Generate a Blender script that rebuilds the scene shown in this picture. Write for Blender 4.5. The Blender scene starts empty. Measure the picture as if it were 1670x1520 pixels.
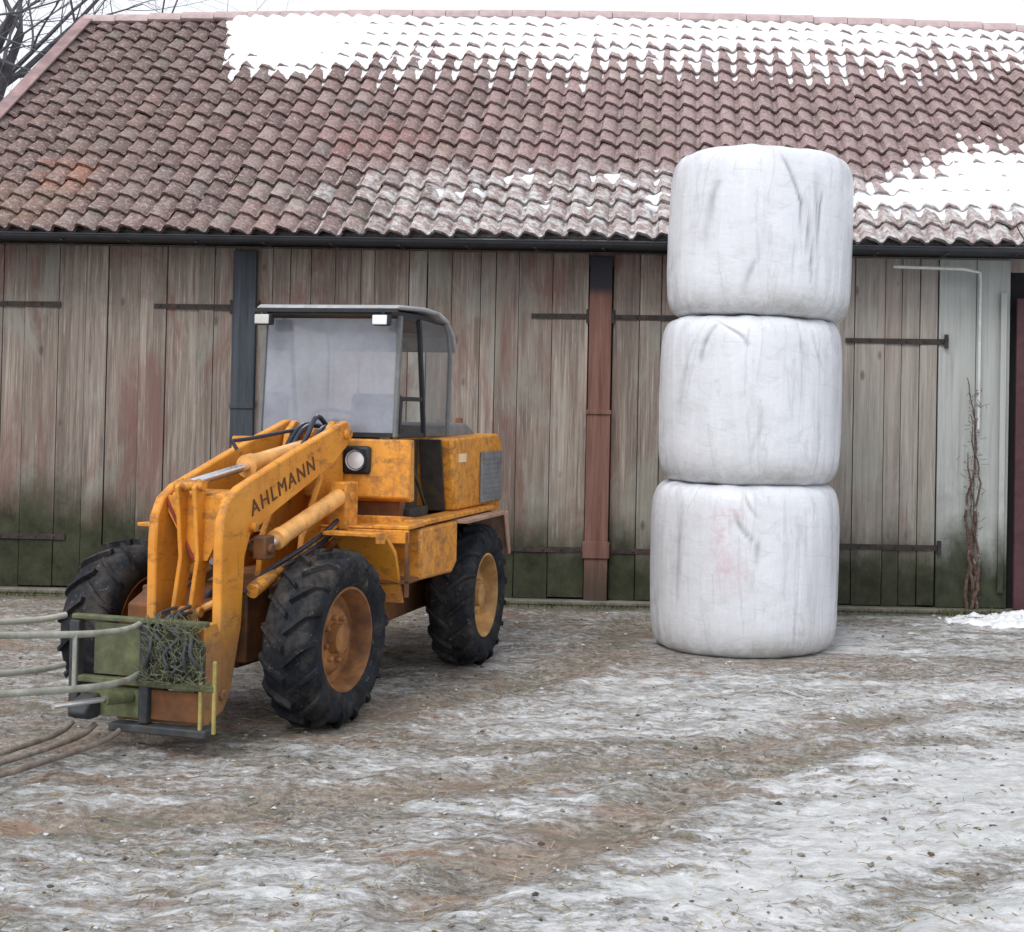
import bpy, bmesh, math, random
from math import sin, cos, pi, radians, sqrt, exp
from mathutils import Vector, Matrix, noise
random.seed(7)
S = bpy.context.scene
COL = S.collection

# ------------------------------------------------------------------ camera
cam = bpy.data.cameras.new('camera'); co = bpy.data.objects.new('camera', cam); COL.objects.link(co)
cam.sensor_width = 36; cam.lens = 2250/1670*36
cam.shift_x = (835-1030)/1670; cam.shift_y = (636-760)/1670
cam.clip_start = 0.05; cam.clip_end = 500
co.matrix_world = Matrix.Translation((0, 0, 1.8)) @ Matrix.Rotation(radians(1.5), 4, 'Z') @ \
    Matrix.Rotation(radians(91.0), 4, 'X') @ Matrix.Rotation(radians(1.1), 4, 'Z')
S.camera = co
S.cycles.transparent_max_bounces = 32
# ------------------------------------------------------------------ overcast sky and weak wide sun
EL, AZ = radians(48), radians(205)          # azimuth clockwise from +Y: behind the camera
w = bpy.data.worlds.new('World'); S.world = w; w.use_nodes = True
nt = w.node_tree; bg = nt.nodes['Background']
sk = nt.nodes.new('ShaderNodeTexSky'); sk.sky_type = 'NISHITA'; sk.sun_disc = False
sk.sun_elevation = EL; sk.sun_rotation = AZ; sk.air_density = 1.0; sk.dust_density = 4.0; sk.ozone_density = 1.0
hs = nt.nodes.new('ShaderNodeHueSaturation'); hs.inputs['Saturation'].default_value = 0.22
nt.links.new(sk.outputs[0], hs.inputs['Color'])
gm = nt.nodes.new('ShaderNodeMix'); gm.data_type = 'RGBA'; gm.inputs[0].default_value = 0.62
gm.inputs[7].default_value = (10.6, 10.9, 11.6, 1)       # even cloud deck mixed over the clear sky
nt.links.new(hs.outputs[0], gm.inputs[6]); nt.links.new(gm.outputs[2], bg.inputs['Color'])
bg.inputs['Strength'].default_value = 0.10
sun = bpy.data.lights.new('sun', 'SUN'); sun.energy = 1.1; sun.angle = radians(25); sun.color = (1, .97, .93)
so = bpy.data.objects.new('sun', sun); COL.objects.link(so)
d = Vector((sin(AZ)*cos(EL), cos(AZ)*cos(EL), sin(EL)))
so.rotation_euler = d.to_track_quat('Z', 'Y').to_euler(); so.location = d*30
S.view_settings.view_transform = 'Standard'; S.view_settings.look = 'None'
S.view_settings.exposure = 0.42; S.view_settings.gamma = 1

# ------------------------------------------------------------------ helpers
def link(o, parent=None):
    COL.objects.link(o)
    if parent: o.parent = parent
    return o
def tag(o, label=None, cat=None, group=None, kind=None):
    if label: o['label'] = label
    if cat: o['category'] = cat
    if group: o['group'] = group
    if kind: o['kind'] = kind
    return o
def empty(name, loc=(0, 0, 0), rz=0):
    o = bpy.data.objects.new(name, None); o.location = loc; o.rotation_euler = (0, 0, rz); o.empty_display_size = .2
    return link(o)
class MB:
    def __init__(s): s.v = []; s.f = []
    def add(s, vs, fs):
        n = len(s.v); s.v += [tuple(v) for v in vs]; s.f += [tuple(i+n for i in f) for f in fs]; return s
    def box(s, lo, hi, M=None):
        x0, y0, z0 = lo; x1, y1, z1 = hi
        vs = [Vector(p) for p in ((x0,y0,z0),(x1,y0,z0),(x1,y1,z0),(x0,y1,z0),(x0,y0,z1),(x1,y0,z1),(x1,y1,z1),(x0,y1,z1))]
        if M: vs = [M @ v for v in vs]
        return s.add(vs, [(0,3,2,1),(4,5,6,7),(0,1,5,4),(1,2,6,5),(2,3,7,6),(3,0,4,7)])
    def prism(s, poly, a, b, axis=0):
        # poly: outline in the two other axes, extruded from a to b along axis
        def mk(t, p):
            return (t, p[0], p[1]) if axis == 0 else ((p[0], t, p[1]) if axis == 1 else (p[0], p[1], t))
        n = len(poly)
        ar = sum(poly[i][0]*poly[(i+1) % n][1]-poly[(i+1) % n][0]*poly[i][1] for i in range(n))
        if (ar < 0) != (axis == 1): poly = poly[::-1]
        vs = [mk(a, p) for p in poly]+[mk(b, p) for p in poly]
        fs = [tuple(range(n))[::-1], tuple(range(n, 2*n))]+[(i, (i+1) % n, (i+1) % n+n, i+n) for i in range(n)]
        if a > b: fs = [f[::-1] for f in fs]
        return s.add(vs, fs)
    def tube(s, pts, r, n=10, cap=True):
        pts = [Vector(p) for p in pts]; rs = r if isinstance(r, (list, tuple)) else [r]*len(pts)
        base = len(s.v); m = len(pts); up = None
        for i, p in enumerate(pts):
            t = (pts[min(i+1, m-1)]-pts[max(i-1, 0)]).normalized()
            if up is None: up = t.orthogonal().normalized()
            up = (up-t*up.dot(t)).normalized(); sd = t.cross(up)
            for k in range(n):
                a = 2*pi*k/n; s.v.append(tuple(p+(up*cos(a)+sd*sin(a))*rs[i]))
        for i in range(m-1):
            for k in range(n):
                a = base+i*n+k; b = base+i*n+(k+1) % n
                s.f.append((a, b, b+n, a+n))
        if cap:
            s.f.append(tuple(base+k for k in range(n))[::-1]); s.f.append(tuple(base+(m-1)*n+k for k in range(n)))
        return s
    def lathe(s, prof, n=48, M=None, closed=False):
        # prof: (x, r) about the local x axis
        base = len(s.v); m = len(prof)
        for k in range(n):
            a = 2*pi*k/n
            for x, r in prof:
                p = Vector((x, r*cos(a), r*sin(a))); s.v.append(tuple(M @ p if M else p))
        for k in range(n):
            k2 = (k+1) % n
            for i in range(m if closed else m-1):
                i2 = (i+1) % m
                s.f.append((base+k*m+i, base+k2*m+i, base+k2*m+i2, base+k*m+i2))
        return s
    def build(s, name, mat, parent=None, loc=None, rz=None, bevel=0, smooth=False, seg=2):
        me = bpy.data.meshes.new(name); me.from_pydata(s.v, [], s.f); me.update()
        me.materials.append(mat)
        bm = bmesh.new(); bm.from_mesh(me); bmesh.ops.recalc_face_normals(bm, faces=bm.faces); bm.to_mesh(me); bm.free()
        if smooth: me.shade_smooth()
        o = bpy.data.objects.new(name, me); link(o, parent)
        if loc: o.location = loc
        if rz is not None: o.rotation_euler = (0, 0, rz)
        if bevel:
            b = o.modifiers.new('bevel', 'BEVEL'); b.width = bevel; b.segments = seg; b.limit_method = 'ANGLE'; b.angle_limit = radians(35)
            b.harden_normals = False
            me.shade_smooth()
            try: me.set_sharp_from_angle(angle=radians(35))
            except Exception: pass
        elif smooth:
            try: me.set_sharp_from_angle(angle=radians(50))
            except Exception: pass
        return o

# ------------------------------------------------------------------ node helper
class N:
    def __init__(s, name, rough=.7, spec=.4, metal=0):
        s.m = bpy.data.materials.new(name); s.m.use_nodes = True; s.t = s.m.node_tree
        s.b = s.t.nodes['Principled BSDF']; s.set('Roughness', rough); s.set('Specular IOR Level', spec); s.set('Metallic', metal)
        s.tc = s.t.nodes.new('ShaderNodeTexCoord').outputs['Object']
    def set(s, k, v): 
        if hasattr(v, 'links') or isinstance(v, bpy.types.NodeSocket): s.t.links.new(v, s.b.inputs[k])
        else: s.b.inputs[k].default_value = v
    def vec(s, sc=(1, 1, 1), loc=(0, 0, 0), src=None):
        n = s.t.nodes.new('ShaderNodeMapping'); n.inputs['Scale'].default_value = sc; n.inputs['Location'].default_value = loc
        s.t.links.new(src or s.tc, n.inputs[0]); return n.outputs[0]
    def noise(s, sc, det=4, rough=.6, vec=None, dist=0):
        n = s.t.nodes.new('ShaderNodeTexNoise'); n.inputs['Scale'].default_value = sc; n.inputs['Detail'].default_value = det
        n.inputs['Roughness'].default_value = rough; n.inputs['Distortion'].default_value = dist
        s.t.links.new(vec or s.tc, n.inputs['Vector']); return n.outputs[0]
    def vor(s, sc, vec=None, feat='F1', out='Distance'):
        n = s.t.nodes.new('ShaderNodeTexVoronoi'); n.inputs['Scale'].default_value = sc; n.feature = feat
        s.t.links.new(vec or s.tc, n.inputs['Vector']); return n.outputs[out]
    def ramp(s, f, stops):
        n = s.t.nodes.new('ShaderNodeValToRGB'); e = n.color_ramp.elements
        while len(e) < len(stops): e.new(.5)
        for k, (p, c) in enumerate(stops):
            e[k].position = p; e[k].color = (c, c, c, 1) if isinstance(c, (int, float)) else (*c, 1)
        s.t.links.new(f, n.inputs[0]); return n.outputs[0]
    def mix(s, f, a, b, mode='MIX'):
        n = s.t.nodes.new('ShaderNodeMix'); n.data_type = 'RGBA'; n.blend_type = mode
        for k, v in ((0, f), (6, a), (7, b)):
            if isinstance(v, bpy.types.NodeSocket): s.t.links.new(v, n.inputs[k])
            elif k == 0: n.inputs[0].default_value = v
            else: n.inputs[k].default_value = (*v, 1) if not isinstance(v, (int, float)) else (v, v, v, 1)
        return n.outputs[2]
    def math(s, op, a, b=0, c=None):
        n = s.t.nodes.new('ShaderNodeMath'); n.operation = op
        for k, v in enumerate((a, b, c)):
            if v is None: continue
            if isinstance(v, bpy.types.NodeSocket): s.t.links.new(v, n.inputs[k])
            else: n.inputs[k].default_value = v
        return n.outputs[0]
    def xyz(s, src=None):
        n = s.t.nodes.new('ShaderNodeSeparateXYZ'); s.t.links.new(src or s.tc, n.inputs[0]); return n.outputs
    def island(s):
        return s.t.nodes.new('ShaderNodeNewGeometry').outputs['Random Per Island']
    def attr(s, name):
        n = s.t.nodes.new('ShaderNodeAttribute'); n.attribute_name = name; return n.outputs['Fac']
    def smooth(s, v, a, b):
        n = s.t.nodes.new('ShaderNodeMapRange'); n.interpolation_type = 'SMOOTHSTEP'
        s.t.links.new(v, n.inputs[0]); n.inputs[1].default_value = a; n.inputs[2].default_value = b; return n.outputs[0]
    def bump(s, h, st=.3, d=.01, prev=None):
        n = s.t.nodes.new('ShaderNodeBump'); n.inputs['Strength'].default_value = st; n.inputs['Distance'].default_value = d
        s.t.links.new(h, n.inputs['Height'])
        if prev: s.t.links.new(prev, n.inputs['Normal'])
        s.t.links.new(n.outputs[0], s.b.inputs['Normal']); return n.outputs[0]

def simple(name, col, rough=.7, var=.25, sc=12, spec=.4, metal=0, bump=.15, dirt=None, dirtamt=.4):
    n = N(name, rough, spec, metal)
    a = n.noise(sc, 5, .65); lo = tuple(c*(1-var) for c in col); hi = tuple(min(1, c*(1+var)) for c in col)
    c = n.mix(n.ramp(a, [(.3, 0), (.7, 1)]), lo, hi)
    if dirt:
        dd = n.noise(sc*.35, 6, .7, n.vec((1, 1, 1), (3.1, 1.7, .4)))
        c = n.mix(n.ramp(dd, [(.62-dirtamt*.3, 0), (.72, .9)]), c, dirt)
    n.set('Base Color', c)
    if bump: n.bump(n.noise(sc*4, 4, .7), bump, .004)
    return n.m

# --- timber of the barn wall
def wood(name, tone=(.25, .195, .16), red=.8, moss=True, grey=(.48, .415, .36), pale=False):
    n = N(name, .85, .2); isl = n.island(); P = n.xyz()
    off = n.t.nodes.new('ShaderNodeCombineXYZ'); n.t.links.new(n.math('MULTIPLY', isl, 37.), off.inputs[0]); n.t.links.new(n.math('MULTIPLY', isl, 11.), off.inputs[2])
    ad = n.t.nodes.new('ShaderNodeVectorMath'); n.t.links.new(n.tc, ad.inputs[0]); n.t.links.new(off.outputs[0], ad.inputs[1]); v = ad.outputs[0]
    g1 = n.noise(1, 6, .75, n.vec((26, 4, .8), src=v), .6)          # long grain
    g2 = n.noise(1, 4, .6, n.vec((5, 2, .5), src=v), .3)
    g3 = n.noise(1, 5, .75, n.vec((75, 8, 1.6), src=v))
    c = n.mix(n.ramp(g1, [(.32, 0), (.68, 1)]), tuple(t*.42 for t in tone), grey)
    c = n.mix(n.ramp(isl, [(0, .0), (.5, .5), (1, .85)]), c, n.mix(n.ramp(g1, [(.3, 0), (.7, 1)]), (.12, .088, .074), (.28, .235, .20)))
    i2 = n.math('FRACT', n.math('MULTIPLY', isl, 7.31)); c = n.mix(n.ramp(i2, [(.66, 0), (.74, .6), (1, .8)]), c, n.mix(n.ramp(g1, [(.3, 0), (.7, 1)]), (.24, .225, .205), (.50, .48, .455)))
    c = n.mix(n.ramp(g2, [(.42, 0), (.68, .65)]), c, (.12, .098, .087))
    c = n.mix(n.ramp(g3, [(.54, 0), (.68, .55)]), c, (.54, .51, .48))
    if red:
        r = n.noise(.9, 5, .7, n.vec((1.6, 1, .45), (4, 0, 2)), 1.2)
        r2 = n.math('MULTIPLY', n.ramp(r, [(.48, 0), (.60, 1)]), n.ramp(g1, [(.3, .2), (.6, 1)]))
        c = n.mix(n.math('MULTIPLY', r2, red), c, (.17, .075, .065))
    pt = n.noise(1.3, 5, .7, n.vec((1.5, 1, .6), (6, 3, 1)), .8); c = n.mix(n.ramp(pt, [(.50, 0), (.62, .5)]), c, (.27, .285, .25))
    c = n.mix(n.math('MULTIPLY', n.smooth(P[0], 1.0, 2.0), n.ramp(g1, [(.3, .15), (.65, .6)])), c, (.42, .405, .37))
    if pale: c = n.mix(n.ramp(g1, [(.25, .35), (.6, .8)]), c, (.40, .43, .42))
    kn = n.ramp(n.vor(1, n.vec((3.6, 1, 1.7), src=v)), [(.0, 1), (.06, .7), (.10, 0)])
    c = n.mix(n.math('MULTIPLY', kn, .7), c, (.06, .05, .045))
    # nail rows
    if moss:
        idz = n.math('MULTIPLY', n.math('SUBTRACT', i2, .5), .35)
        z = n.math('ADD', P[2], n.math('MULTIPLY', n.noise(1, 5, .7, n.vec((2.4, 1, 1.2))), -.9)); z = n.math('ADD', z, idz)
        m = n.smooth(n.math('ADD', z, n.math('MULTIPLY', n.smooth(P[0], -3.0, -6.5), -.28)), .46, -.14)
        mc = n.mix(n.ramp(n.noise(9, 5, .7), [(.3, 0), (.7, 1)]), (.012, .015, .010), (.038, .044, .022))
        c = n.mix(n.math('MULTIPLY', m, .97), c, mc)
        # faint green algae higher up
        m2 = n.math('MULTIPLY', n.smooth(z, 1.25, .1), n.ramp(n.noise(3, 5, .7), [(.4, 0), (.7, .45)]))
        c = n.mix(m2, c, (.09, .095, .06))
    n.set('Base Color', c)
    b = n.bump(g1, .5, .008); n.bump(g3, .35, .004, b)
    return n.m
M_wood = wood('weathered_boards')
M_woodR = wood('grey_green_boards', (.27, .29, .28), .12, True, (.42, .45, .43), True)
M_iron = simple('old_iron', (.035, .028, .026), .75, .4, 20, dirt=(.12, .05, .03), dirtamt=.3)
M_dark = simple('dark_void', (.012, .012, .014), .9, .2, bump=0)
def post_mat(name, a, b, topdark):
    n = N(name, .8, .25); P = n.xyz(); g = n.noise(1, 5, .7, n.vec((22, 8, 1.1)))
    c = n.mix(n.ramp(g, [(.3, 0), (.7, 1)]), a, b)
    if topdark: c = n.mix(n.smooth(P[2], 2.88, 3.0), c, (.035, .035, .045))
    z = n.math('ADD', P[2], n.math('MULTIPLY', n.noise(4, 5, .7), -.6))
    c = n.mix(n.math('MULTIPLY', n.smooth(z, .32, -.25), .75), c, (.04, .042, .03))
    n.set('Base Color', c); n.bump(g, .4, .006); return n.m
M_postA = post_mat('dark_blue_grey_timber', (.032, .040, .050), (.075, .085, .10), False)
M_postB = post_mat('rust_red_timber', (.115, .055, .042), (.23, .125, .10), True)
M_gut = simple('black_gutter', (.022, .024, .03), .45, .3, 8, bump=.05)
M_reddoor = simple('dark_red_paint', (.065, .025, .03), .7, .3, 10)
M_verge = simple('faded_red_verge', (.36, .235, .235), .8, .35, 5, dirt=(.14, .11, .11), dirtamt=.8)
M_ridge = simple('pale_ridge_tile', (.44, .34, .34), .8, .2, 8)
# --- roof tiles
def tiles():
    n = N('clay_pantiles', .82, .25); isl = n.island(); P = n.xyz()
    c = n.ramp(isl, [(0, (.14, .098, .09)), (.3, (.27, .185, .175)), (.55, (.34, .23, .22)), (.8, (.42, .28, .255)), (.92, (.48, .38, .36)), (1, (.24, .225, .21))])
    big = n.noise(.55, 4, .6, n.vec((1, 1, 1)))
    c = n.mix(n.ramp(big, [(.35, .0), (.7, .5)]), c, (.245, .18, .185))
    lf = n.smooth(P[0], -2.2, -6.5)                                   # older browner tiles towards the left gable
    c = n.mix(n.math('MULTIPLY', lf, .6), c, (.135, .092, .078))
    rt = n.smooth(P[0], -3.5, .5)
    c = n.mix(n.math('MULTIPLY', rt, .5), c, (.44, .32, .325))
    # some newer orange tiles low on the left
    def blob(x, s, rx, rs, amt, col, c):
        dx = n.math('DIVIDE', n.math('SUBTRACT', P[0], x), rx); ds = n.math('DIVIDE', n.math('SUBTRACT', P[1], s), rs)
        q = n.math('ADD', n.math('MULTIPLY', dx, dx), n.math('MULTIPLY', ds, ds))
        m = n.math('MULTIPLY', n.smooth(n.math('ADD', q, n.math('MULTIPLY', isl, .9)), 1.3, .3), amt)
        return n.mix(m, c, col)
    c = blob(-5.9, 13.35, .42, .38, .85, (.46, .19, .12), c)
    c = blob(-3.0, 13.9, .7, .4, .45, (.42, .2, .18), c)
    c = blob(-6.2, 12.9, .9, .5, .35, (.34, .19, .10), c)
    c = n.mix(n.math('MULTIPLY', n.attr('grime_shade'), n.ramp(n.noise(5, 4, .7), [(.3, .15), (.7, .5)])), c, (.09, .068, .062))  # shade painted in with dirt: darker troughs and lower tile edges
    fr = n.math('MULTIPLY', n.smooth(P[1], 13.75, 13.2), n.smooth(n.math('ADD', P[0], n.math('MULTIPLY', isl, 1.2)), -2.9, -2.0))
    # lichen and soot near the eave
    lich = n.ramp(n.noise(14, 5, .75), [(.52, 0), (.66, .75)])
    lo = n.math('MULTIPLY', n.smooth(P[1], 13.9, 12.7), n.ramp(n.noise(.8, 3, .6), [(.4, .1), (.6, 1)]))
    c = n.mix(n.math('MULTIPLY', lich, lo), c, (.42, .43, .38))
    c = n.mix(n.ramp(n.noise(34, 4, .8), [(.48, 0), (.62, .7)]), c, (.085, .065, .06))
    c = n.mix(n.ramp(n.noise(27, 4, .8, n.vec((1, 1, 1), (5, 5, 5))), [(.52, 0), (.64, .6)]), c, (.56, .47, .46))
    mo = n.math('MULTIPLY', n.ramp(n.noise(2.3, 5, .75, n.vec((1, 1, 1), (7, 3, 9))), [(.56, 0), (.68, .8)]), n.ramp(n.noise(30, 3, .7), [(.4, .2), (.6, 1)])); c = n.mix(mo, c, (.17, .175, .13))
    c = n.mix(n.math('MULTIPLY', fr, n.ramp(n.noise(11, 5, .75, n.vec((1, 1, 1), (3, 3, 3))), [(.44, 0), (.60, .8)])), c, (.62, .64, .64))
    n.set('Base Color', c); n.bump(n.noise(60, 4, .7), .4, .004); return n.m
M_tile = tiles()
def snow_mat(name, dirt=.15):
    n = N(name, .6, .3)
    a = n.noise(7, 5, .7); c = n.mix(n.ramp(a, [(.35, 0), (.75, dirt*2)]), (.80, .82, .85), (.60, .60, .61))
    n.set('Base Color', c); n.b.inputs['Subsurface Weight'].default_value = .15; n.b.inputs['Subsurface Radius'].default_value = (.05, .06, .08)
    n.bump(n.noise(26, 5, .7), .5, .012); return n.m
M_snow = snow_mat('snow')
# --- machine
def orange():
    n = N('worn_orange_paint', .5, .45); P = n.xyz()
    a = n.noise(3.5, 5, .65)
    c = n.mix(n.ramp(a, [(.3, 0), (.7, 1)]), (.58, .215, .018), (.75, .325, .035))
    f = n.noise(1.7, 4, .6, n.vec((1, 1, 1), (5, 2, 1)))
    c = n.mix(n.ramp(f, [(.5, 0), (.75, .45)]), c, (.74, .38, .10))      # sun-bleached
    sp = n.noise(38, 5, .8)
    c = n.mix(n.ramp(sp, [(.60, 0), (.72, .6)]), c, (.24, .085, .02))   # rust freckles
    gr = n.noise(6, 7, .75, n.vec((1, 1, 2.2), (1, 5, 3)))
    c = n.mix(n.ramp(gr, [(.54, 0), (.70, .85)]), c, (.12, .055, .022))
    rn = n.noise(1, 5, .7, n.vec((16, 16, 1.6), (2, 2, 0))); c = n.mix(n.ramp(rn, [(.58, 0), (.70, .55)]), c, (.24, .085, .022))
    pw = n.t.nodes.new('ShaderNodeNewGeometry').outputs['Pointiness']; ch = n.math('MULTIPLY', n.smooth(pw, .53, .60), n.ramp(n.noise(17, 4, .7), [(.45, 0), (.6, .85)])); c = n.mix(ch, c, (.15, .075, .045))   # grease and grime
    low = n.smooth(n.math('ADD', P[2], n.math('MULTIPLY', n.noise(5, 5, .7), -.5)), .62, .12)
    c = n.mix(n.math('MULTIPLY', low, .65), c, (.17, .12, .085))
    n.set('Base Color', c); n.set('Roughness', n.ramp(gr, [(.4, .42), (.7, .8)]))
    n.bump(n.noise(30, 4, .7), .12, .004); return n.m
M_or = orange()
M_orpale = simple('pale_orange_cylinder_paint', (.70, .36, .11), .45, .25, 9, dirt=(.25, .10, .03), dirtamt=.3)
M_orgrime = simple('grimy_orange', (.20, .075, .022), .65, .5, 7, dirt=(.035, .025, .02), dirtamt=.9)
M_rim = simple('rusty_wheel_paint', (.36, .16, .045), .75, .6, 7, dirt=(.09, .04, .03), dirtamt=1.1)
M_rim2 = simple('faded_yellow_wheel_paint', (.52, .31, .11), .7, .4, 8, dirt=(.18, .08, .04), dirtamt=.9)
def rubber():
    n = N('muddy_rubber', .8, .18)
    a = n.noise(7, 5, .7); c = n.mix(n.ramp(a, [(.35, 0), (.7, 1)]), (.007, .008, .011), (.024, .028, .035))
    m = n.noise(4, 6, .75, n.vec((1, 1, 1), (2, 2, 2))); c = n.mix(n.ramp(m, [(.50, 0), (.70, .75)]), c, (.085, .072, .062))
    s_ = n.noise(16, 5, .8, n.vec((1, 1, 1), (8, 2, 2))); c = n.mix(n.ramp(s_, [(.60, 0), (.70, .7)]), c, (.19, .165, .14))
    n.set('Base Color', c); n.bump(n.noise(40, 4, .7), .3, .004); return n.m
M_rub = rubber()
M_chrome = simple('bright_piston_rod', (.75, .76, .78), .25, .1, 20, metal=.9, bump=0)
M_hose = simple('black_hose', (.030, .034, .055), .4, .3, 14, bump=.05)
M_grey = simple('grey_panel', (.20, .21, .22), .6, .2, 9, dirt=(.09, .08, .07))
M_roof = simple('grey_cab_roof', (.30, .31, .32), .5, .25, 8, dirt=(.55, .56, .58), dirtamt=.3)
M_black = simple('black_frame', (.018, .02, .024), .5, .3, 12, bump=.05)
M_pfr = simple('grey_green_window_trim', (.14, .15, .15), .5, .2, 12, bump=.05)
M_white = simple('white_lamp_glass', (.78, .83, .88), .15, .1, 12, spec=.7, bump=0)
M_letter = simple('dark_brown_lettering', (.10, .04, .018), .6, .3, 30, bump=0)
M_stick = simple('cream_sticker', (.80, .60, .36), .6, .1, 12, bump=0)
M_green = simple('mossy_green_paint', (.14, .16, .075), .75, .5, 9, dirt=(.04, .042, .03), dirtamt=1.0)
M_galv = simple('galvanised_tube', (.42, .43, .38), .45, .25, 9, metal=.3, dirt=(.17, .17, .11), dirtamt=.4)
M_dsteel = simple('dark_muddy_steel', (.04, .045, .05), .6, .4, 12, dirt=(.10, .085, .07))
M_seat = simple('black_vinyl', (.02, .022, .028), .5, .2, 12)
def glass(name, haze, col, streak=True):
    n = N(name, .12, .5); m = n.m; t = n.t
    out = [x for x in t.nodes if x.type == 'OUTPUT_MATERIAL'][0]
    tr = t.nodes.new('ShaderNodeBsdfTransparent'); tr.inputs[0].default_value = (.94, .96, .96, 1)
    n.set('Base Color', col+(1,)); n.set('Roughness', .28)
    f = n.ramp(n.noise(2.2, 5, .7), [(.3, haze*.7), (.7, min(1, haze*1.25))])
    mx = t.nodes.new('ShaderNodeMixShader'); t.links.new(f, mx.inputs[0]); t.links.new(tr.outputs[0], mx.inputs[1]); t.links.new(n.b.outputs[0], mx.inputs[2])
    gl = t.nodes.new('ShaderNodeBsdfGlossy'); gl.inputs['Roughness'].default_value = .05
    fr = t.nodes.new('ShaderNodeFresnel'); fr.inputs[0].default_value = 1.45
    m2 = t.nodes.new('ShaderNodeMixShader'); t.links.new(fr.outputs[0], m2.inputs[0]); t.links.new(mx.outputs[0], m2.inputs[1]); t.links.new(gl.outputs[0], m2.inputs[2])
    t.links.new(m2.outputs[0], out.inputs[0]); return m
M_wind = glass('scratched_windscreen', .66, (.33, .36, .43))
M_side = glass('clear_side_glass', .03, (.4, .42, .44))
M_quar = glass('dusty_rear_glass', .38, (.22, .23, .26))
def film():
    n = N('white_stretch_film', .27, .5); P = n.xyz()
    st = n.noise(1, 5, .7, n.vec((14, 14, 1.2)), .4); big = n.noise(2.1, 4, .6); cr = n.noise(1, 5, .7, n.vec((3.5, 3.5, 9)), 1.5)
    c = n.mix(n.ramp(big, [(.3, 0), (.7, 1)]), (.60, .62, .66), (.70, .72, .775))
    c = n.mix(n.ramp(st, [(.5, 0), (.75, .45)]), c, (.79, .80, .83))
    g = n.noise(3.2, 6, .75, n.vec((1, 1, 1.6), (2, 6, 4)), .8)
    c = n.mix(n.ramp(g, [(.50, 0), (.72, .5)]), c, (.44, .45, .45))
    w_ = n.noise(1, 4, .6, n.vec((7, 7, 1.3), (7, 1, 4)), 1.0); c = n.mix(n.ramp(w_, [(.56, 0), (.60, .30), (.66, 0)]), c, (.36, .37, .39))
    bt = n.math('MULTIPLY', n.smooth(P[2], .30, .02), n.ramp(n.noise(4, 5, .7), [(.35, 0), (.65, .75)]))
    c = n.mix(bt, c, (.30, .29, .25))
    bz = n.math('ADD', n.math('MULTIPLY', P[2], 4.6), n.math('MULTIPLY', P[0], .55)); bf = n.math('FRACT', n.math('ADD', bz, n.math('MULTIPLY', n.noise(2.5, 3, .5), .35))); ln = n.ramp(bf, [(.0, .25), (.025, .0), (.95, 0), (1, .25)]); c = n.mix(n.math('MULTIPLY', ln, n.ramp(n.noise(4, 3, .6), [(.4, 0), (.6, 1)])), c, (.38, .39, .41))
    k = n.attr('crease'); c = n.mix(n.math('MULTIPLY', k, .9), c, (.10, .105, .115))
    pk = n.attr('pink'); c = n.mix(n.math('MULTIPLY', pk, n.ramp(n.noise(16, 4, .7), [(.4, .05), (.6, .5)])), c, (.58, .36, .39))
    n.set('Base Color', c)
    b = n.bump(st, .5, .016); b = n.bump(cr, .22, .02, b); b = n.bump(bf, .35, .006, b); n.bump(n.noise(45, 3, .6), .12, .004, b)
    return n.m
M_film = film()
M_bark = simple('winter_bark', (.13, .13, .15), .9, .3, 10)
M_vine = simple('dry_vine_bark', (.10, .065, .05), .9, .6, 30, dirt=(.45, .40, .38), dirtamt=.2)
M_pipe = simple('pale_pipe', (.52, .53, .52), .5, .15, 12, bump=.05)
M_conc = simple('stained_concrete', (.16, .15, .125), .9, .3, 6, dirt=(.07, .075, .05))

# ------------------------------------------------------------------ ground
BX, BY = .625, 10.93                       # foot of the bale stack
def fb(x, y, z=0, o=4): return noise.fractal(Vector((x, y, z)), 1.0, 2.0, o)
RUTS = [[(-.9, 5.0), (-.35, 5.8), (.25, 6.9), (1.2, 7.7), (2.6, 8.3), (6, 8.9), (12, 9.3)],
        [(-4.5, 5.2), (-2, 6.1), (0, 7.2), (1.8, 8.7), (3.6, 9.5), (8, 10.2), (12, 10.6)],
        [(.6, 4.9), (1.5, 5.8), (3, 6.5), (6, 7.1), (12, 7.5)],
        [(-6, 6.6), (-3.5, 7.1), (-1.8, 7.9), (-.6, 9.6), (-.2, 12)]]
def rut_d(x, y):
    best = 9
    for R_ in RUTS:
        for (x0, y0), (x1, y1) in zip(R_, R_[1:]):
            dx, dy = x1-x0, y1-y0; t = max(0, min(1, ((x-x0)*dx+(y-y0)*dy)/(dx*dx+dy*dy)))
            best = min(best, sqrt((x-x0-t*dx)**2+(y-y0-t*dy)**2))
    return best
def gz(x, y):
    if y > 12.9 or y < 1 or abs(x) > 12: return 0
    r = rut_d(x, y)
    h = .030*fb(x*.7, y*.9, 1)+.020*fb(x*2.3, y*3.1, 4)+.010*fb(x*8, y*10, 7, 3)
    h += .022*(abs(fb(x*3.2, y*5.5, 12, 4))-.2)+.012*fb(x*14, y*17, 3, 2)
    h += -.026*exp(-(r/.14)**2)*(1+.5*fb(x*6, y*6, 2, 2))+.016*exp(-((r-.26)/.1)**2)*(1+.8*fb(x*5, y*5, 5, 2))
    e = min(1, (12.9-y)/.4, (12-abs(x))/2, (y-1)/1.5)
    # flat under wheels and bales
    for px, py, rr in FLAT:
        q = sqrt((x-px)**2+(y-py)**2)
        if q < rr*1.8: e *= max(0, min(1, (q-rr)/(rr*.8)))
    return h*e
def frame_pt(o, b, p):
    b = radians(b); return (o[0]-cos(b)*p[0]-sin(b)*p[1], o[1]+sin(b)*p[0]-cos(b)*p[1], p[2] if len(p) > 2 else 0)
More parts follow.
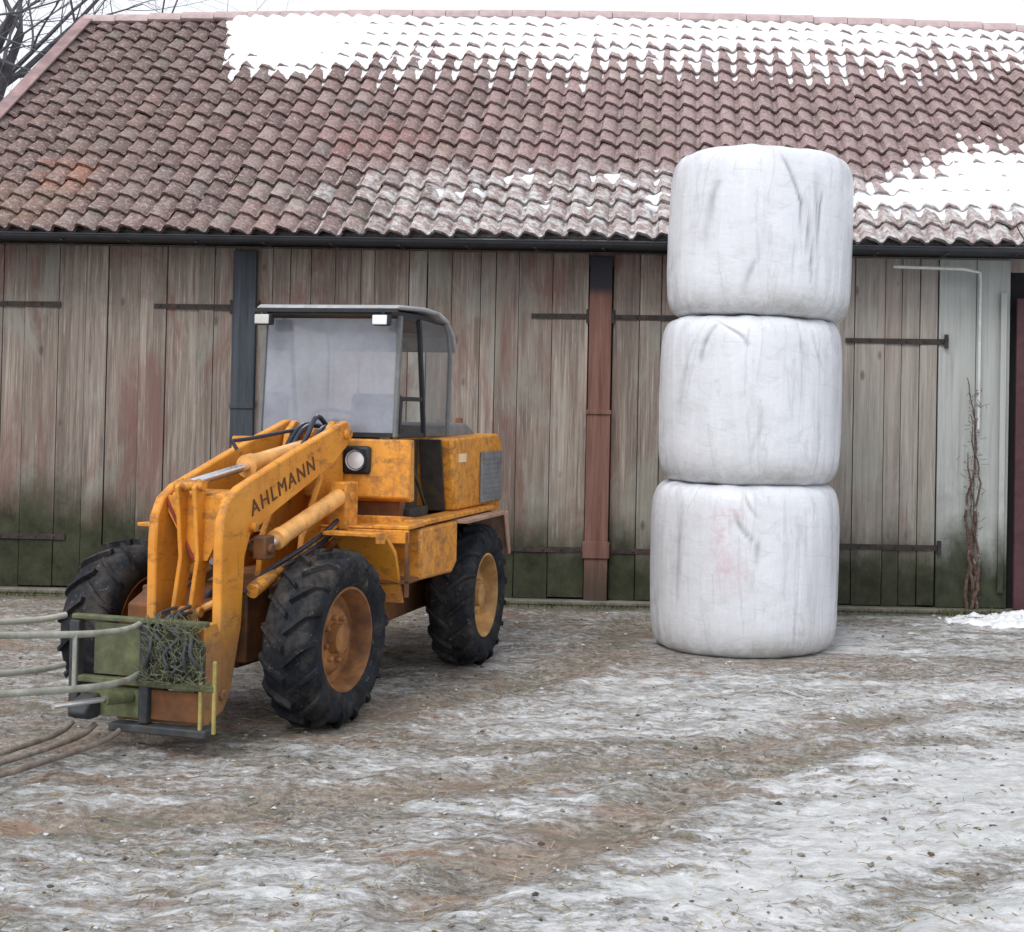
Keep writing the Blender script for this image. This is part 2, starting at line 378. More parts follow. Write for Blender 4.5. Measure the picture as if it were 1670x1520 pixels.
FO, FBd = (-2.543, 8.007), 15.0            # front half of the loader: origin under its axle, heading
RO, RBd = (-2.040, 9.955), 9.0             # rear half
FLAT = [frame_pt(FO, FBd, (s*.65, 0))[:2]+(.28,) for s in (-1, 1)]+[frame_pt(RO, RBd, (s*.65, 0))[:2]+(.28,) for s in (-1, 1)]+[(BX, BY, .72)]
xs = [-60, -40, -25, -18, -12]+[-9.6+i*.035 for i in range(int(16.4/.035))]+[7.2, 8, 10, 12, 18, 30, 60]
ys = [-20, -8, -2, 1, 3]+[4.2+i*.035 for i in range(int(8.9/.035))]+[13.3, 15, 20, 30, 50, 90, 200]
def build_ground():
    V = []; nx = len(xs)
    mud = []
    for y in ys:
        for x in xs:
            z = gz(x, y); V.append((x, y, z))
            r = rut_d(x, y) if 1 < y < 13 and abs(x) < 12 else 9
            mud.append(exp(-(r/.20)**2))
    F = [(j*nx+i, j*nx+i+1, (j+1)*nx+i+1, (j+1)*nx+i) for j in range(len(ys)-1) for i in range(nx-1)]
    me = bpy.data.meshes.new('ground'); me.from_pydata(V, [], F); me.shade_smooth()
    a = me.attributes.new('rut', 'FLOAT', 'POINT'); a.data.foreach_set('value', mud)
    n = N('slushy_yard', .7, .35); P = n.xyz(); rut = n.attr('rut')
    fine = n.noise(30, 6, .8, n.vec((.8, 1, 1))); med = n.noise(5.5, 6, .75, n.vec((.55, 1.15, 1)), .8); big = n.noise(.9, 5, .65, n.vec((.7, 1.2, 1), (2, 3, 0)))
    peb = n.vor(26, n.vec((.8, 1.1, 1)))
    mudc = n.mix(n.ramp(fine, [(.36, 0), (.64, 1)]), (.055, .044, .036), (.46, .415, .36))
    g2 = n.noise(15, 5, .8, n.vec((.5, 1.2, 1), (6, 6, 0))); mudc = n.mix(n.ramp(g2, [(.36, .75), (.50, 0)]), mudc, (.085, .070, .057)); mudc = n.mix(n.ramp(g2, [(.52, 0), (.68, .7)]), mudc, (.44, .42, .39))
    mudc = n.mix(n.ramp(big, [(.45, 0), (.60, .5)]), mudc, (.27, .195, .145))
    mudc = n.mix(n.ramp(n.noise(2.6, 5, .7, n.vec((.5, 1.5, 1), (8, 1, 0))), [(.53, 0), (.66, .7)]), mudc, (.30, .165, .11))
    mudc = n.mix(n.ramp(n.noise(3.0, 5, .7, n.vec((.5, 1.5, 1), (1, 7, 0))), [(.50, 0), (.64, .65)]), mudc, (.13, .135, .095))
    mudc = n.mix(n.ramp(n.vor(42, out='Distance'), [(0, .6), (.18, 0)]), mudc, (.55, .51, .45))
    # snow/ice cover: more to the right and towards the viewer, smeared along the tracks
    st = n.noise(4.6, 6, .78, n.vec((.38, 1.35, 1), (3, 1, 0)), .35)
    mid = n.noise(13, 6, .85, n.vec((.5, 1.25, 1), (5, 2, 0)), .3)
    cov = n.math('ADD', n.math('MULTIPLY', n.smooth(P[0], -3.0, 2.0), .15), n.math('MULTIPLY', n.smooth(P[1], 8.8, 5.2), .05))
    ex = n.math('ADD', P[0], n.math('MULTIPLY', P[1], -.62)); cov = n.math('ADD', cov, n.math('MULTIPLY', n.smooth(n.math('ADD', ex, n.math('MULTIPLY', big, 1.4)), -3.3, -1.9), .085))
    h = n.math('ADD', n.math('MULTIPLY', st, .58), n.math('MULTIPLY', big, .25))
    h = n.math('ADD', h, n.math('MULTIPLY', mid, .62)); h = n.math('ADD', h, n.math('MULTIPLY', fine, .35)); h = n.math('ADD', h, cov)
    pz = n.noise(1.7, 5, .7, n.vec((.45, 1.5, 1), (4, 8, 2)), .5); h = n.math('SUBTRACT', h, n.ramp(pz, [(.50, 0), (.66, .16)]))
    h = n.math('SUBTRACT', h, n.math('MULTIPLY', rut, .19))
    h = n.math('SUBTRACT', h, n.math('MULTIPLY', n.smooth(P[1], 10.6, 12.0), .05))
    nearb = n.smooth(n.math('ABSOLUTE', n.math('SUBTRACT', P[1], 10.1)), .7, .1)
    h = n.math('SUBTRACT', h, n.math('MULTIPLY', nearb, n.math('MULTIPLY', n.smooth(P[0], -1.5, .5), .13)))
    sm = n.ramp(h, [(.0, 0), (.5, 0), (1, 1)]); sm = n.smooth(h, .825, 1.06)
    sc = n.mix(n.ramp(mid, [(.35, 0), (.65, 1)]), (.40, .40, .405), (.78, .80, .82))
    sc = n.mix(n.ramp(n.noise(1.6, 4, .6, n.vec((.6, 1.3, 1), (9, 9, 0))), [(.45, 0), (.7, .5)]), sc, (.48, .52, .50))
    c = n.mix(n.math('MULTIPLY', sm, .92), mudc, sc)
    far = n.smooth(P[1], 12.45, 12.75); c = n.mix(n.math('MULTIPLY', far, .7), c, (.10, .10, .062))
    n.set('Base Color', c); n.set('Roughness', n.ramp(n.noise(4, 4, .6), [(.35, .35), (.65, .8)]))
    b = n.bump(med, .7, .03); b = n.bump(fine, .8, .016, b); b = n.bump(sm, .4, .01, b); n.bump(peb, .3, .006, b)
    me.materials.append(n.m)
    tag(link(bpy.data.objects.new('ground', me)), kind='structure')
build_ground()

# loose clods, stones, ice lumps and straw: nobody could count them
def scatter(name, label, cat, mat, count, gen, area):
    mb = MB()
    for _ in range(count):
        x, y = area()
        if (x-BX)**2+(y-BY)**2 < .6: continue
        gen(mb, x, y, gz(x, y))
    o = mb.build(name, mat); tag(o, label, cat, kind='stuff'); return o
def lump(mb, x, y, z):
    r = random.choice((.004, .006, .007, .009, .013))*random.uniform(.7, 1.3); a = random.uniform(0, pi)
    vs = []
    for p in ((1,0,0),(-1,0,0),(0,1,0),(0,-1,0),(0,0,1),(0,0,-1),(.6,.6,.5),(-.6,.6,.5),(.6,-.6,.5),(-.6,-.6,.5)):
        k = random.uniform(.7, 1.2)*r; px, py = p[0]*k*1.3, p[1]*k
        vs.append((x+px*cos(a)-py*sin(a), y+px*sin(a)+py*cos(a), z+p[2]*k*.75))
    bm = bmesh.new(); bv = [bm.verts.new(v) for v in vs]; bmesh.ops.convex_hull(bm, input=bv); bm.verts.index_update()
    mb.add([v.co for v in bm.verts], [[v.index for v in f.verts] for f in bm.faces]); bm.free()
def area():
    while True:
        y = 4.4+8.2*random.random()**1.15; x = random.uniform(-.55, .38)*y
        return x, y
n_ = N('mixed_clods', .85, .3); n_.set('Base Color', n_.ramp(n_.island(), [(0, (.05, .042, .035)), (.2, (.14, .12, .10)), (.5, (.24, .22, .19)), (.65, (.42, .42, .42)), (1, (.55, .57, .60))])); M_clod = n_.m
scatter('yard_grit', 'small clods stones and ice lumps strewn over the slushy yard', 'grit', M_clod, 2600, lump, area)
def straw(mb, x, y, z):
    a = random.uniform(0, pi); L = random.uniform(.02, .07); t = random.uniform(-.3, .3)
    dx, dy = cos(a)*L, sin(a)*L; r = .0018
    mb.tube([(x-dx/2, y-dy/2, z+.004), (x+dx*.1, y+dy*.1, z+.010), (x+dx/2, y+dy/2, z+.005+abs(t)*.03)], r, 4)
n_ = N('straw', .8, .3); n_.set('Base Color', n_.ramp(n_.island(), [(0, (.16, .11, .06)), (.6, (.36, .29, .16)), (1, (.5, .43, .28))])); M_straw = n_.m
scatter('loose_straw', 'short pale straw bits trodden into the mud', 'straw', M_straw, 2600, straw, area)

# ------------------------------------------------------------------ barn
WY = 13.0; EY, EZ = 12.55, 3.40; RY = 16.5
def ridge_z(x): return 6.53-.0036*(x+1.2)**2 if abs(x+1.2) < 7 else 6.53-.0036*49
X0, X1 = -7.12, 9.6
barn = empty('barn', (0, WY, 0))
tag(barn, 'long weathered timber barn with a red pantile roof along the back of the yard', 'barn')
def B(mb, name, mat, parent=None, **k):      # barn parts are written in world metres, shifted to the barn's origin
    o = mb.build(name, mat, parent or barn, **k)
    if parent is None: o.location = (0, -WY, 0)
    return o
def boards(x0, x1, z0, z1, y, wmin=.13, wmax=.33, th=.028):
    mb = MB(); x = x0
    while x < x1-.02:
        wd = min(random.uniform(wmin, wmax), x1-x)
        if x1-x-wd < .08: wd = x1-x
        dy = random.uniform(-.009, .009); t = random.uniform(-.004, .004)
        zb = z0+random.uniform(-.01, .015)
        vs = [(x+.003, y+dy+t, zb), (x+wd-.003, y+dy-t, zb), (x+wd-.003, y+th, zb), (x+.003, y+th, zb)]
        vs += [(a, b, z1) for a, b, _ in vs]
        mb.add(vs, [(0,3,2,1),(4,5,6,7),(0,1,5,4),(1,2,6,5),(2,3,7,6),(3,0,4,7)]); x += wd
    return mb
# wall core behind the boards, gable wall
c = MB(); c.box((X0+.35, WY+.09, 0), (X1, WY+.2, 3.35)); c.box((X0+.35, WY+.2, 0), (X0+.5, 2*RY-WY, 3.3))
c.prism([(WY+.2, 3.3), (2*RY-WY, 3.3), (RY, 6.1)], X0+.35, X0+.5)
c.box((X0+.35, 2*RY-WY, 0), (X1, 2*RY-WY+.15, 3.3)); c.box((X1-.15, WY+.2, 0), (X1, 2*RY-WY, 3.3))
B(c, 'wall_core', M_dark)
c = MB(); c.box((X0+.3, WY-.10, 2.0*0), (9.5, WY+.08, .045)); B(c, 'sill', M_conc, bevel=.012)
c = MB(); c.box((X0+.3, WY+.03, 3.20), (9.5, WY+.085, 3.33)); B(c, 'eave_beam', M_wood, bevel=.006)

def strap(mb, x0, x1, z, y, pin=None, h=.045):
    mb.prism([(x0, z-h*.5), (x1, z-h*.62), (x1, z+h*.62), (x0, z+h*.5)], y-.014, y-.002, axis=1)
    k = x0+.06
    while k < x1-.03:
        mb.lathe([(0, .0), (0, .013), (-.008, .009), (-.010, 0)], 8, Matrix.Translation((k, y-.014, z)) @ Matrix.Rotation(pi/2, 4, 'Z')); k += .17
    if pin is not None: mb.tube([(pin, y-.022, z-.06), (pin, y-.022, z+.07)], .02, 10)
def door(x0, x1, straps, mat=M_wood, label=None, y=WY, z1=3.31, **k):
    o = B(boards(x0, x1, .05, z1, y, **k), 'plank_door', mat, bevel=.004)
    if label: o['label'] = label
    for (a, b, z, pin) in straps:
        m = MB(); strap(m, a, b, z, y, pin); m.build('hinge_strap', M_iron, o)
    return o
YU, YL = 2.74, .53
door(-6.72, -5.35, [(-6.55, -5.80, YU, None), (-6.55, -5.7, YL, None)], label='leftmost barn door leaf with faded red streaks')
door(-5.345, -4.13, [(-4.90, -4.145, YU, -4.15), (-4.90, -4.145, YL, -4.15)])
door(-3.92, -2.30, [(-3.90, -3.1, YU, -3.90), (-3.90, -3.0, YL, -3.90)])
door(-2.295, -.76, [(-1.30, -.76, YU-.03, -.76), (-1.55, -.76, YL-.02, -.76)])
door(-.53, 1.0, [(-.53, .10, YU-.03, -.53), (-.53, .3, YL-.02, -.53)])
door(1.005, 2.52, [(1.66, 2.60, YU-.21, 2.60), (1.58, 2.56, YL+.07, 2.56)], label='barn door leaf right of the bales')
door(2.53, 3.20, [], M_woodR, wmin=.26, wmax=.38, y=WY+.012)
c = MB(); c.box((3.245, WY-.06, .05), (5.2, WY-.01, 2.95)); o = B(c, 'sliding_door', M_reddoor, bevel=.008)
door(5.25, 9.4, [], wmin=.18, wmax=.3)
# pale edge strip beside the red door
c = MB(); c.box((3.10, WY-.045, .2), (3.155, WY-.015, 3.0)); B(c, 'corner_strip', M_woodR, bevel=.004)
c = MB(); c.box((-4.135, WY-.055, 0), (-3.915, WY+.02, 3.28)); c.box((-4.14, WY-.068, 1.78), (-3.91, WY-.0555, 1.83)); B(c, 'post', M_postA, bevel=.006)
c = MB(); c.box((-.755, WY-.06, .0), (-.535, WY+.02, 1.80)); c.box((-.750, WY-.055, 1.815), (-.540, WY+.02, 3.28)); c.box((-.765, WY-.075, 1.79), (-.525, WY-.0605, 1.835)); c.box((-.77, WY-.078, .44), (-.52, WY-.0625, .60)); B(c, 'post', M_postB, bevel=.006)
# downpipe elbowed from the gutter
c = MB(); c.tube([(2.05, EY+.16, 3.20), (2.70, EY+.18, 3.19), (2.86, EY+.24, 3.17), (2.90, WY-.06, 3.08), (2.90, WY-.055, 2.6), (2.90, WY-.055, 1.72)], .016, 10); B(c, 'drain_pipe', M_pipe, smooth=True)

# roof tiles: S-shaped pantiles, each laid as its own little shell inside one roof part
SL = sqrt((RY-EY)**2+(6.62-EZ)**2); NR = 17; NC = int((X1-X0)/.206)
def roof_pt(x, s, h=0):              # s: 0 at the eave, 1 at the ridge; h: above the roof plane
    rz = ridge_z(x); y = EY+(RY-EY)*s; z = EZ+(rz-EZ)*s - .05*sin(pi*s)*0
    z += .018*fb(x*.4, s*2.0, 9, 2)
    ny, nz = -(rz-EZ)/SL, (RY-EY)/SL
    return (x, y+ny*h, z+nz*h)
def wave(u):                         # pantile section across one tile, u in 0..1
    return .032*sin(2*pi*u)+.012*sin(4*pi*u+.6)
GR = []  # per-vertex mask for the painted trough and edge shade, with dirt
def build_tiles():
    mb = MB(); nu = 9; cs = 1/NR; GR.clear()
    for r in range(NR):
        for ccol in range(NC):
            xa = X0+ccol*.206; jx = random.uniform(-.004, .004); jh = random.uniform(-.004, .007); js = random.uniform(-.08, .08)*cs-(.22*cs if random.random() < .02 else 0)
            tw = random.uniform(-.010, .010); base = len(mb.v)
            s0 = r*cs-.10*cs+js; s1 = min(1.0, (r+1)*cs+.02*cs)
            rows = [(s0, .044), (s0+.15*cs, .041), ((s0+s1)/2, .018), (s1, .002)]
            for k, (s, lift) in enumerate(rows):
                for i in range(nu):
                    u = i/(nu-1); x = xa+u*.206*1.03+jx
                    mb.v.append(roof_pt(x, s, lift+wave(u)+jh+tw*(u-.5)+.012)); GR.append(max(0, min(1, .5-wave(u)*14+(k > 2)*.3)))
            for k in range(3):
                for i in range(nu-1):
                    a = base+k*nu+i; mb.f.append((a, a+1, a+1+nu, a+nu))
            b2 = len(mb.v)                                             # thickness at the lower edge
            for i in range(nu):
                u = i/(nu-1); x = xa+u*.206*1.03+jx
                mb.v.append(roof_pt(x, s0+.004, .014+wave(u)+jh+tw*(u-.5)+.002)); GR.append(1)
            for i in range(nu-1): mb.f.append((base+i, b2+i, b2+i+1, base+i+1))
    me = bpy.data.meshes.new('roof'); me.from_pydata(mb.v, [], mb.f); me.shade_smooth()
    at = me.attributes.new('grime_shade', 'FLOAT', 'POINT'); at.data.foreach_set('value', GR); me.materials.append(M_tile)
    me.set_sharp_from_angle(angle=radians(40))
    return me
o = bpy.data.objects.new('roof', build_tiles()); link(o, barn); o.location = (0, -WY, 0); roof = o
# deck under the tiles and the far slope
c = MB()
for i in range(20):
    xa = X0+.02+(X1-X0-.04)*i/20; xb = X0+.02+(X1-X0-.04)*(i+1)/20
    p = [roof_pt(xa, 0, -.04), roof_pt(xb, 0, -.04), roof_pt(xb, 1, -.04), roof_pt(xa, 1, -.04)]
    c.add(p, [(0,1,2,3)])
    q = [roof_pt(xa, 1, 0), roof_pt(xb, 1, 0)]
    c.add([q[0], q[1], (xb, 2*RY-EY, EZ), (xa, 2*RY-EY, EZ)], [(0,1,2,3)])
B(c, 'roof_deck', M_tile)
# ridge tiles
c = MB(); x = X0-.02
while x < X1:
    L = .40; rz = ridge_z(x+.2); j = random.uniform(-.006, .006)
    prof = []
    for k in range(9):
        a = pi*k/8; prof.append((RY-cos(a)*.125, rz+.0+sin(a)*.105+j))
    prof += [(RY+.10, rz-.02), (RY-.10, rz-.02)]
    c.prism(prof, x, x+L-.008); x += L
B(c, 'ridge_capping', M_ridge, smooth=True)
# verge board on the left gable, gutter
c = MB(); pa = roof_pt(X0, 0, 0); pb = roof_pt(X0, 1, 0)
for (dx0, dx1, h0, h1) in ((-.05, .0-.002, -.16, .085), (-.055, .10, .087, .105)):
    A = [Vector(roof_pt(X0, s, h)) for s, h in ((-.02, h0), (1.0, h0), (1.0, h1), (-.02, h1))]
    vs = [(X0+dx0, a.y, a.z) for a in A]+[(X0+dx1, a.y, a.z) for a in A]
    c.add(vs, [(0,1,2,3),(7,6,5,4),(0,4,5,1),(1,5,6,2),(2,6,7,3),(3,7,4,0)])
B(c, 'verge_board', M_verge)
c = MB(); prof = [(cos(a)*.052, sin(a)*.052) for a in [pi+pi*k/8 for k in range(9)]]+[(.047, .0), (.0, -.044), (-.046, .0)]
c.prism([(EY-.045+a, 3.350+b) for a, b in prof], X0-.05, X1)
c.tube([(X0-.05, EY-.045-.053, 3.353), (X1, EY-.045-.053, 3.353)], .007, 6)
x = X0+.3
while x < X1: c.box((x, EY-.045-.05, 3.292), (x+.02, EY+.22, 3.299)); x += .62
B(c, 'gutter', M_gut)
c = MB(); c.box((X0, EY+.035, 3.32), (X1, EY+.06, 3.40)); B(c, 'fascia', M_black)
c = MB(); c.box((X0, EY+.065, 3.335), (X1, WY+.1, 3.35)); B(c, 'soffit', M_black)

# snow lying on the roof: rests on the tile profile, filling the troughs first
def snow_thick(x, s):
    jag = .9*fb(x*5.1, 0, 2, 2)+.5*fb(x*2.0, 3, 5, 2)
    col = fb(math.floor((x-X0)/.206)*1.7, 8.1, 3, 2)                   # each trough slides on its own
    top = .0
    lo = .635+.035*jag+.09*col
    if x > -1.0: lo += .04*min(1, (x+1.0)/1.5)*1
    if x > 2.6: lo += .06*min(1, (x-2.6)/1.2)
    lo += max(0, (-4.95-x))*2.2*.3 if x < -4.95 else 0
    if x < -5.45: lo = 2
    left = max(0, min(1, (-3.2-x)/1.0))                               # deeper unbroken sheet at the left end
    t1 = (s-lo)/(.26-.13*left)
    v = -.08
    if t1 > 0: v = -.032+(.068+.03*left)*min(1, t1)**.8+.013*fb(x*2.2, s*9, 1, 3)+.007*fb(x*12, s*30, 8, 2)+.010*col+.012*noise.noise(Vector((x*4.8, math.floor(s*NR)*3.3, 7)))
    if s > .955 and x > -5.3: v = max(v, .022+.02*fb(x*2, s*9, 2, 3))
    if x > 1.4:
        a = min(1, (x-1.4)/1.6); top2 = .25+.22*a*a+.03*jag+.09*col; bot2 = .085+.02*jag-.01*a
        t2 = min((s-bot2)/.06, (top2-s)/(.10+.08*a))
        if t2 > 0: v = max(v, -.036+min(1, t2)*(.055+.030*a)+.012*fb(x*4, s*20, 6, 3))
    # scattered remains in the troughs above the eave
    if -2.8 < x < 1.2 and .10 < s < .26:
        q = fb(x*3.1, s*16, 11, 2)+.25*col
        if q > .12: v = max(v, -.034+.09*(q-.12))
    return v
def build_snow():
    dx = .0229; nx = int((X1-.05+5.7)/dx); ns = 190; V = []; keep = []
    for j in range(ns+1):
        s = j/ns*.99
        rr = (s*NR) % 1.0; lift = .042*(1-rr)
        for i in range(nx):
            x = -5.7+i*dx; u = ((x-X0)/.206) % 1.0
            th = snow_thick(x, s)
            surf = lift+.012+wave(u)
            # snow top is smoother than the tiles
            hgt = .85*lift+.018+.45*wave(u)+th
            V.append(roof_pt(x, s, hgt)); keep.append(hgt > surf-.012)
    F = []
    for j in range(ns):
        for i in range(nx-1):
            a = j*nx+i; q = (a, a+1, a+1+nx, a+nx)
            if any(keep[k] for k in q): F.append(q)
    me = bpy.data.meshes.new('roof_snow'); me.from_pydata(V, [], F)
    bm = bmesh.new(); bm.from_mesh(me); bmesh.ops.delete(bm, geom=[v for v in bm.verts if not v.link_faces], context='VERTS')
    bm.to_mesh(me); bm.free(); me.shade_smooth(); me.materials.append(M_snow)
    o = link(bpy.data.objects.new('roof_snow', me))
    tag(o, 'white melting snow lying along the ridge and in patches on the barn roof', 'snow', kind='stuff')
build_snow()

# ------------------------------------------------------------------ bales
def bale(cx, cy, z0, H, R, seed, rot, dome, creases, label, pinks=()):
    nT, nZ = 300, 200; V = []; cr = []; pk = []
    prof = []
    # superellipse profile from bottom centre to top centre
    for k in range(nZ+1):
        a = -pi/2+pi*k/nZ
        e = .15
        r = abs(cos(a))**e*(1 if k not in (0, nZ) else 0); z = math.copysign(abs(sin(a))**.27, sin(a))
        prof.append((r, z))
    for k, (r, z) in enumerate(prof):
        for i in range(nT):
            t = 2*pi*i/nT; zz = (z*.5+.5)
            p = Vector((cos(t)*1.4, sin(t)*1.4, zz*1.2+seed*3))
            rr = R*r*(1+.014*fb(p.x, p.y, p.z, 3)+.020*(1-abs(z))**.5*0)
            rr *= 1+.018*(1-z*z)-.012                                    # slight barrel
            bend = .009*fb(cos(t)*5, sin(t)*5, zz*1.4+seed, 3)           # vertical tension folds
            rr += R*bend*min(1, r*1.2)
            h = H*zz
            if z > 0: h += dome*H*(1-r**2)*0.6+ .012*fb(cos(t)*3, sin(t)*3, seed, 2)*z
            h += .010*noise.noise(Vector((t*3.0, r*4, seed)))*abs(z)
            c_ = 0; q_ = 0
            for (t0, za, t1, zb, wd, dp) in creases:
                for m in range(1):
                    ft = (zz-za)/(zb-za) if zb != za else 0
                    if -.02 < ft < 1.02:
                        ft = max(0, min(1, ft)); tc = t0+(t1-t0)*ft**2
                        dd = (t-tc+pi) % (2*pi)-pi
                        wv = max(wd, abs(t1-t0)*.035)*(.7+.8*abs(noise.noise(Vector((zz*9, t0*3, seed)))))
                        g = exp(-(dd/wv)**2)*sin(pi*min(1, max(0, ft)))**.5
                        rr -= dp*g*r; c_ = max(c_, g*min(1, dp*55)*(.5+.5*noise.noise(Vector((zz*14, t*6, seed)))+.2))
            for (tp, zp, wt, wz) in pinks:
                dd = (t-tp+pi) % (2*pi)-pi; q_ = max(q_, exp(-(dd/wt)**2-((zz-zp)/wz)**2))
            V.append((rr*cos(t), rr*sin(t), h)); cr.append(min(1, max(0, c_))); pk.append(q_)
    F = [(k*nT+i, k*nT+(i+1) % nT, (k+1)*nT+(i+1) % nT, (k+1)*nT+i) for k in range(nZ) for i in range(nT)]
    me = bpy.data.meshes.new('silage_bale'); me.from_pydata(V, [], F)
    for nm, dt in (('crease', cr), ('pink', pk)):
        a = me.attributes.new(nm, 'FLOAT', 'POINT'); a.data.foreach_set('value', dt)
    me.shade_smooth(); me.materials.append(M_film)
    o = link(bpy.data.objects.new('silage_bale', me)); o.location = (cx, cy, z0); o.rotation_euler = (rot[0], rot[1], 0)
    tag(o, label, 'silage bale', 'white wrapped bales in the stack'); return o
FR = -pi/2                                                              # angle that faces the viewer
bale(BX, BY, -.012, 1.300, .735, 1, (0, 0), .0, [(FR-.15, .86, FR+.25, .60, .03, .014), (FR+.38, .95, FR+.36, .62, .012, .006), (FR+.62, .9, FR+.66, .4, .012, .005), (FR-.2, .9, FR-.22, .7, .01, .006), (FR-.8, .3, FR-.75, .9, .03, .008), (FR+.5, .05, FR+.52, .4, .01, .007), (FR-.05, .97, FR+.1, .80, .02, .012)],
     'bottom bale of the white stack, standing on the mud with faint pink smears', [(FR-.20, .83, .22, .06), (FR-.30, .66, .10, .18), (FR-.2, .50, .2, .05)])
bale(BX+.025, BY+.01, 1.278, 1.285, .715, 2, (.004, .006), .0, [(FR-.62, .70, FR-.42, .96, .03, .014), (FR-.10, .80, FR-.5, .965, .035, .012), (FR+.50, .62, FR+.46, .96, .014, .009), (FR+.66, .93, FR+.85, .66, .02, .008), (FR+.30, .60, FR+.31, .95, .010, .010), (FR-.05, .1, FR+.2, .45, .03, .006), (FR+.78, .2, FR+.62, .55, .02, .008), (FR-.9, .4, FR-.7, .85, .03, .008)],
     'middle bale of the three stacked white bales')
bale(BX+.070, BY+.0, 2.552, 1.275, .725, 3, (-.01, .022), .055, [(FR+.52, .18, FR+.10, .965, .022, .020), (FR+.60, .25, FR+.50, .8, .016, .010), (FR-.66, .45, FR-.52, .78, .06, .012), (FR+.30, .15, FR+.28, .5, .012, .007), (FR-.2, .1, FR-.05, .35, .04, .008), (FR+.56, .45, FR+.62, .75, .015, .016)],
     'top bale of the white stack with a long dark crease down its right side')

# ------------------------------------------------------------------ wheel loader
RZR = pi-radians(RBd); ldr = empty('wheel_loader', (RO[0], RO[1], 0), RZR)
tag(ldr, 'worn orange wheel loader with a small glazed cab parked before the barn', 'loader')
_d = Vector((FO[0]-RO[0], FO[1]-RO[1], 0)); _d.rotate(Matrix.Rotation(-RZR, 4, 'Z'))
FLOC = (_d.x, _d.y, 0); FRZ = -radians(FBd-RBd)
def LF(mb, name, mat, parent=None, **k):     # part of the front half
    return mb.build(name, mat, parent, **k) if parent else mb.build(name, mat, ldr, loc=FLOC, rz=FRZ, **k)
def LR(mb, name, mat, parent=None, **k): return mb.build(name, mat, parent or ldr, **k)

# wheels (axis = local x, outer side towards -x)
def tyre_mesh():
    mb = MB(); R, Wd = .485, .30
    prof = [(-.10, .285), (-.135, .30), (-.155, .35), (-.158, .40), (-.145, .445), (-.12, .463), (-.06, .470), (0, .472), (.06, .470), (.12, .463), (.145, .445), (.158, .40), (.155, .35), (.135, .30), (.10, .285)]
    mb.lathe(prof, 72, closed=True)
    NL = 17
    for side in (-1, 1):
        for k in range(NL):
            a0 = 2*pi*(k+(0.5 if side > 0 else 0))/NL; pts = []
            path = [(.0, .470, 0), (.06, .468, .10), (.115, .462, .20), (.148, .443, .25), (.158, .405, .27)]
            n0 = len(mb.v)
            for (x, r, da) in path:
                for w_, hh in ((-.042, -.008), (-.026, .036), (.026, .036), (.042, -.008)):
                    hh2 = hh if x < .14 else hh*.45 
                    a = a0+da+w_; xx = side*(x+(.012 if x > .14 and hh > 0 else 0)); rr = r+hh2
                    mb.v.append((xx, rr*cos(a), rr*sin(a)))
            for i in range(len(path)-1):
                for j in range(3): b = n0+i*4+j; mb.f.append((b, b+1, b+5, b+4))
            mb.f.append((n0, n0+1, n0+2, n0+3)); e = n0+(len(path)-1)*4; mb.f.append((e+3, e+2, e+1, e))
    return mb
def rim_mesh():
    mb = MB()
    mb.lathe([(-.118, .302), (-.135, .296), (-.135, .284), (-.115, .275), (-.06, .262), (-.02, .255), (-.01, .215), (-.035, .19), (-.055, .16), (-.045, .11), (-.045, .085), (-.10, .08), (-.11, .06), (-.11, 0)], 40)
    mb.lathe([(.118, .302), (.135, .29), (.11, .27), (.0, .255), (.02, .1), (.05, 0)], 40)
    for k in range(8):
        a = 2*pi*k/8; M = Matrix.Translation((-.05, .125*cos(a), .125*sin(a)))
        mb.lathe([(0.01, .016), (-.022, .016), (-.026, .012), (-.026, 0)], 6, M)
    for k in range(6):
        a = 2*pi*k/6+.3; M = Matrix.Translation((-.042, .215*cos(a), .215*sin(a)))
    return mb
def wheel(front, side):
    root = bpy.data.objects.new('wheel', None); link(root, ldr); root.empty_display_size = .1
    base = Matrix.Translation(FLOC) @ Matrix.Rotation(FRZ, 4, 'Z') if front else Matrix.Identity(4)
    M = base @ Matrix.Translation((side*.65, 0, .492))
    if side > 0: M = M @ Matrix.Rotation(pi, 4, 'Z')
    M = M @ Matrix.Rotation(random.uniform(0, 6), 4, 'X')
    root.matrix_basis = M
    return root
r0 = wheel(True, -1); ty = tyre_mesh().build('tyre', M_rub, r0, bevel=0, smooth=True); rm = rim_mesh().build('rim', M_rim, r0, smooth=True)
for fr, sd in ((True, 1), (False, -1), (False, 1)):
    r = wheel(fr, sd)
    for p in (ty, rm):
        q = p.copy(); COL.objects.link(q); q.parent = r
        if p is rm and not fr:
            q.data = p.data.copy(); q.data.materials[0] = M_rim2

# --- front half chassis
c = MB(); c.box((-.34, -.95, .38), (.34, .34, .78)); c.tube([(-.55, 0, .49), (.55, 0, .49)], .10, 14)
c.box((-.20, -.20, .32), (.20, .20, .62)); c.prism([(.34, .45), (.52, .50), (.52, .70), (.34, .78)], -.3, .3)
LF(c, 'front_chassis', M_orgrime, bevel=.012)
c = MB()
AXL, AXR = -.375, .085
for s in (-1, 1):
    a = (AXL+.075, AXR-.075)[s > 0]; b = a-s*.04
    c.prism([(-.95, .70), (-.28, .70), (-.33, 1.02), (-.52, 1.34), (-.60, 1.66), (-.68, 1.72), (-.76, 1.70), (-.82, 1.30), (-.95, 1.0)], a, b)
c.tube([(AXL-.02, -.685, 1.64), (AXR+.02, -.685, 1.64)], .035, 12); c.box((-.31, -.90, .9), (.31, -.84, 1.25))
LF(c, 'lift_tower', M_or, bevel=.008)
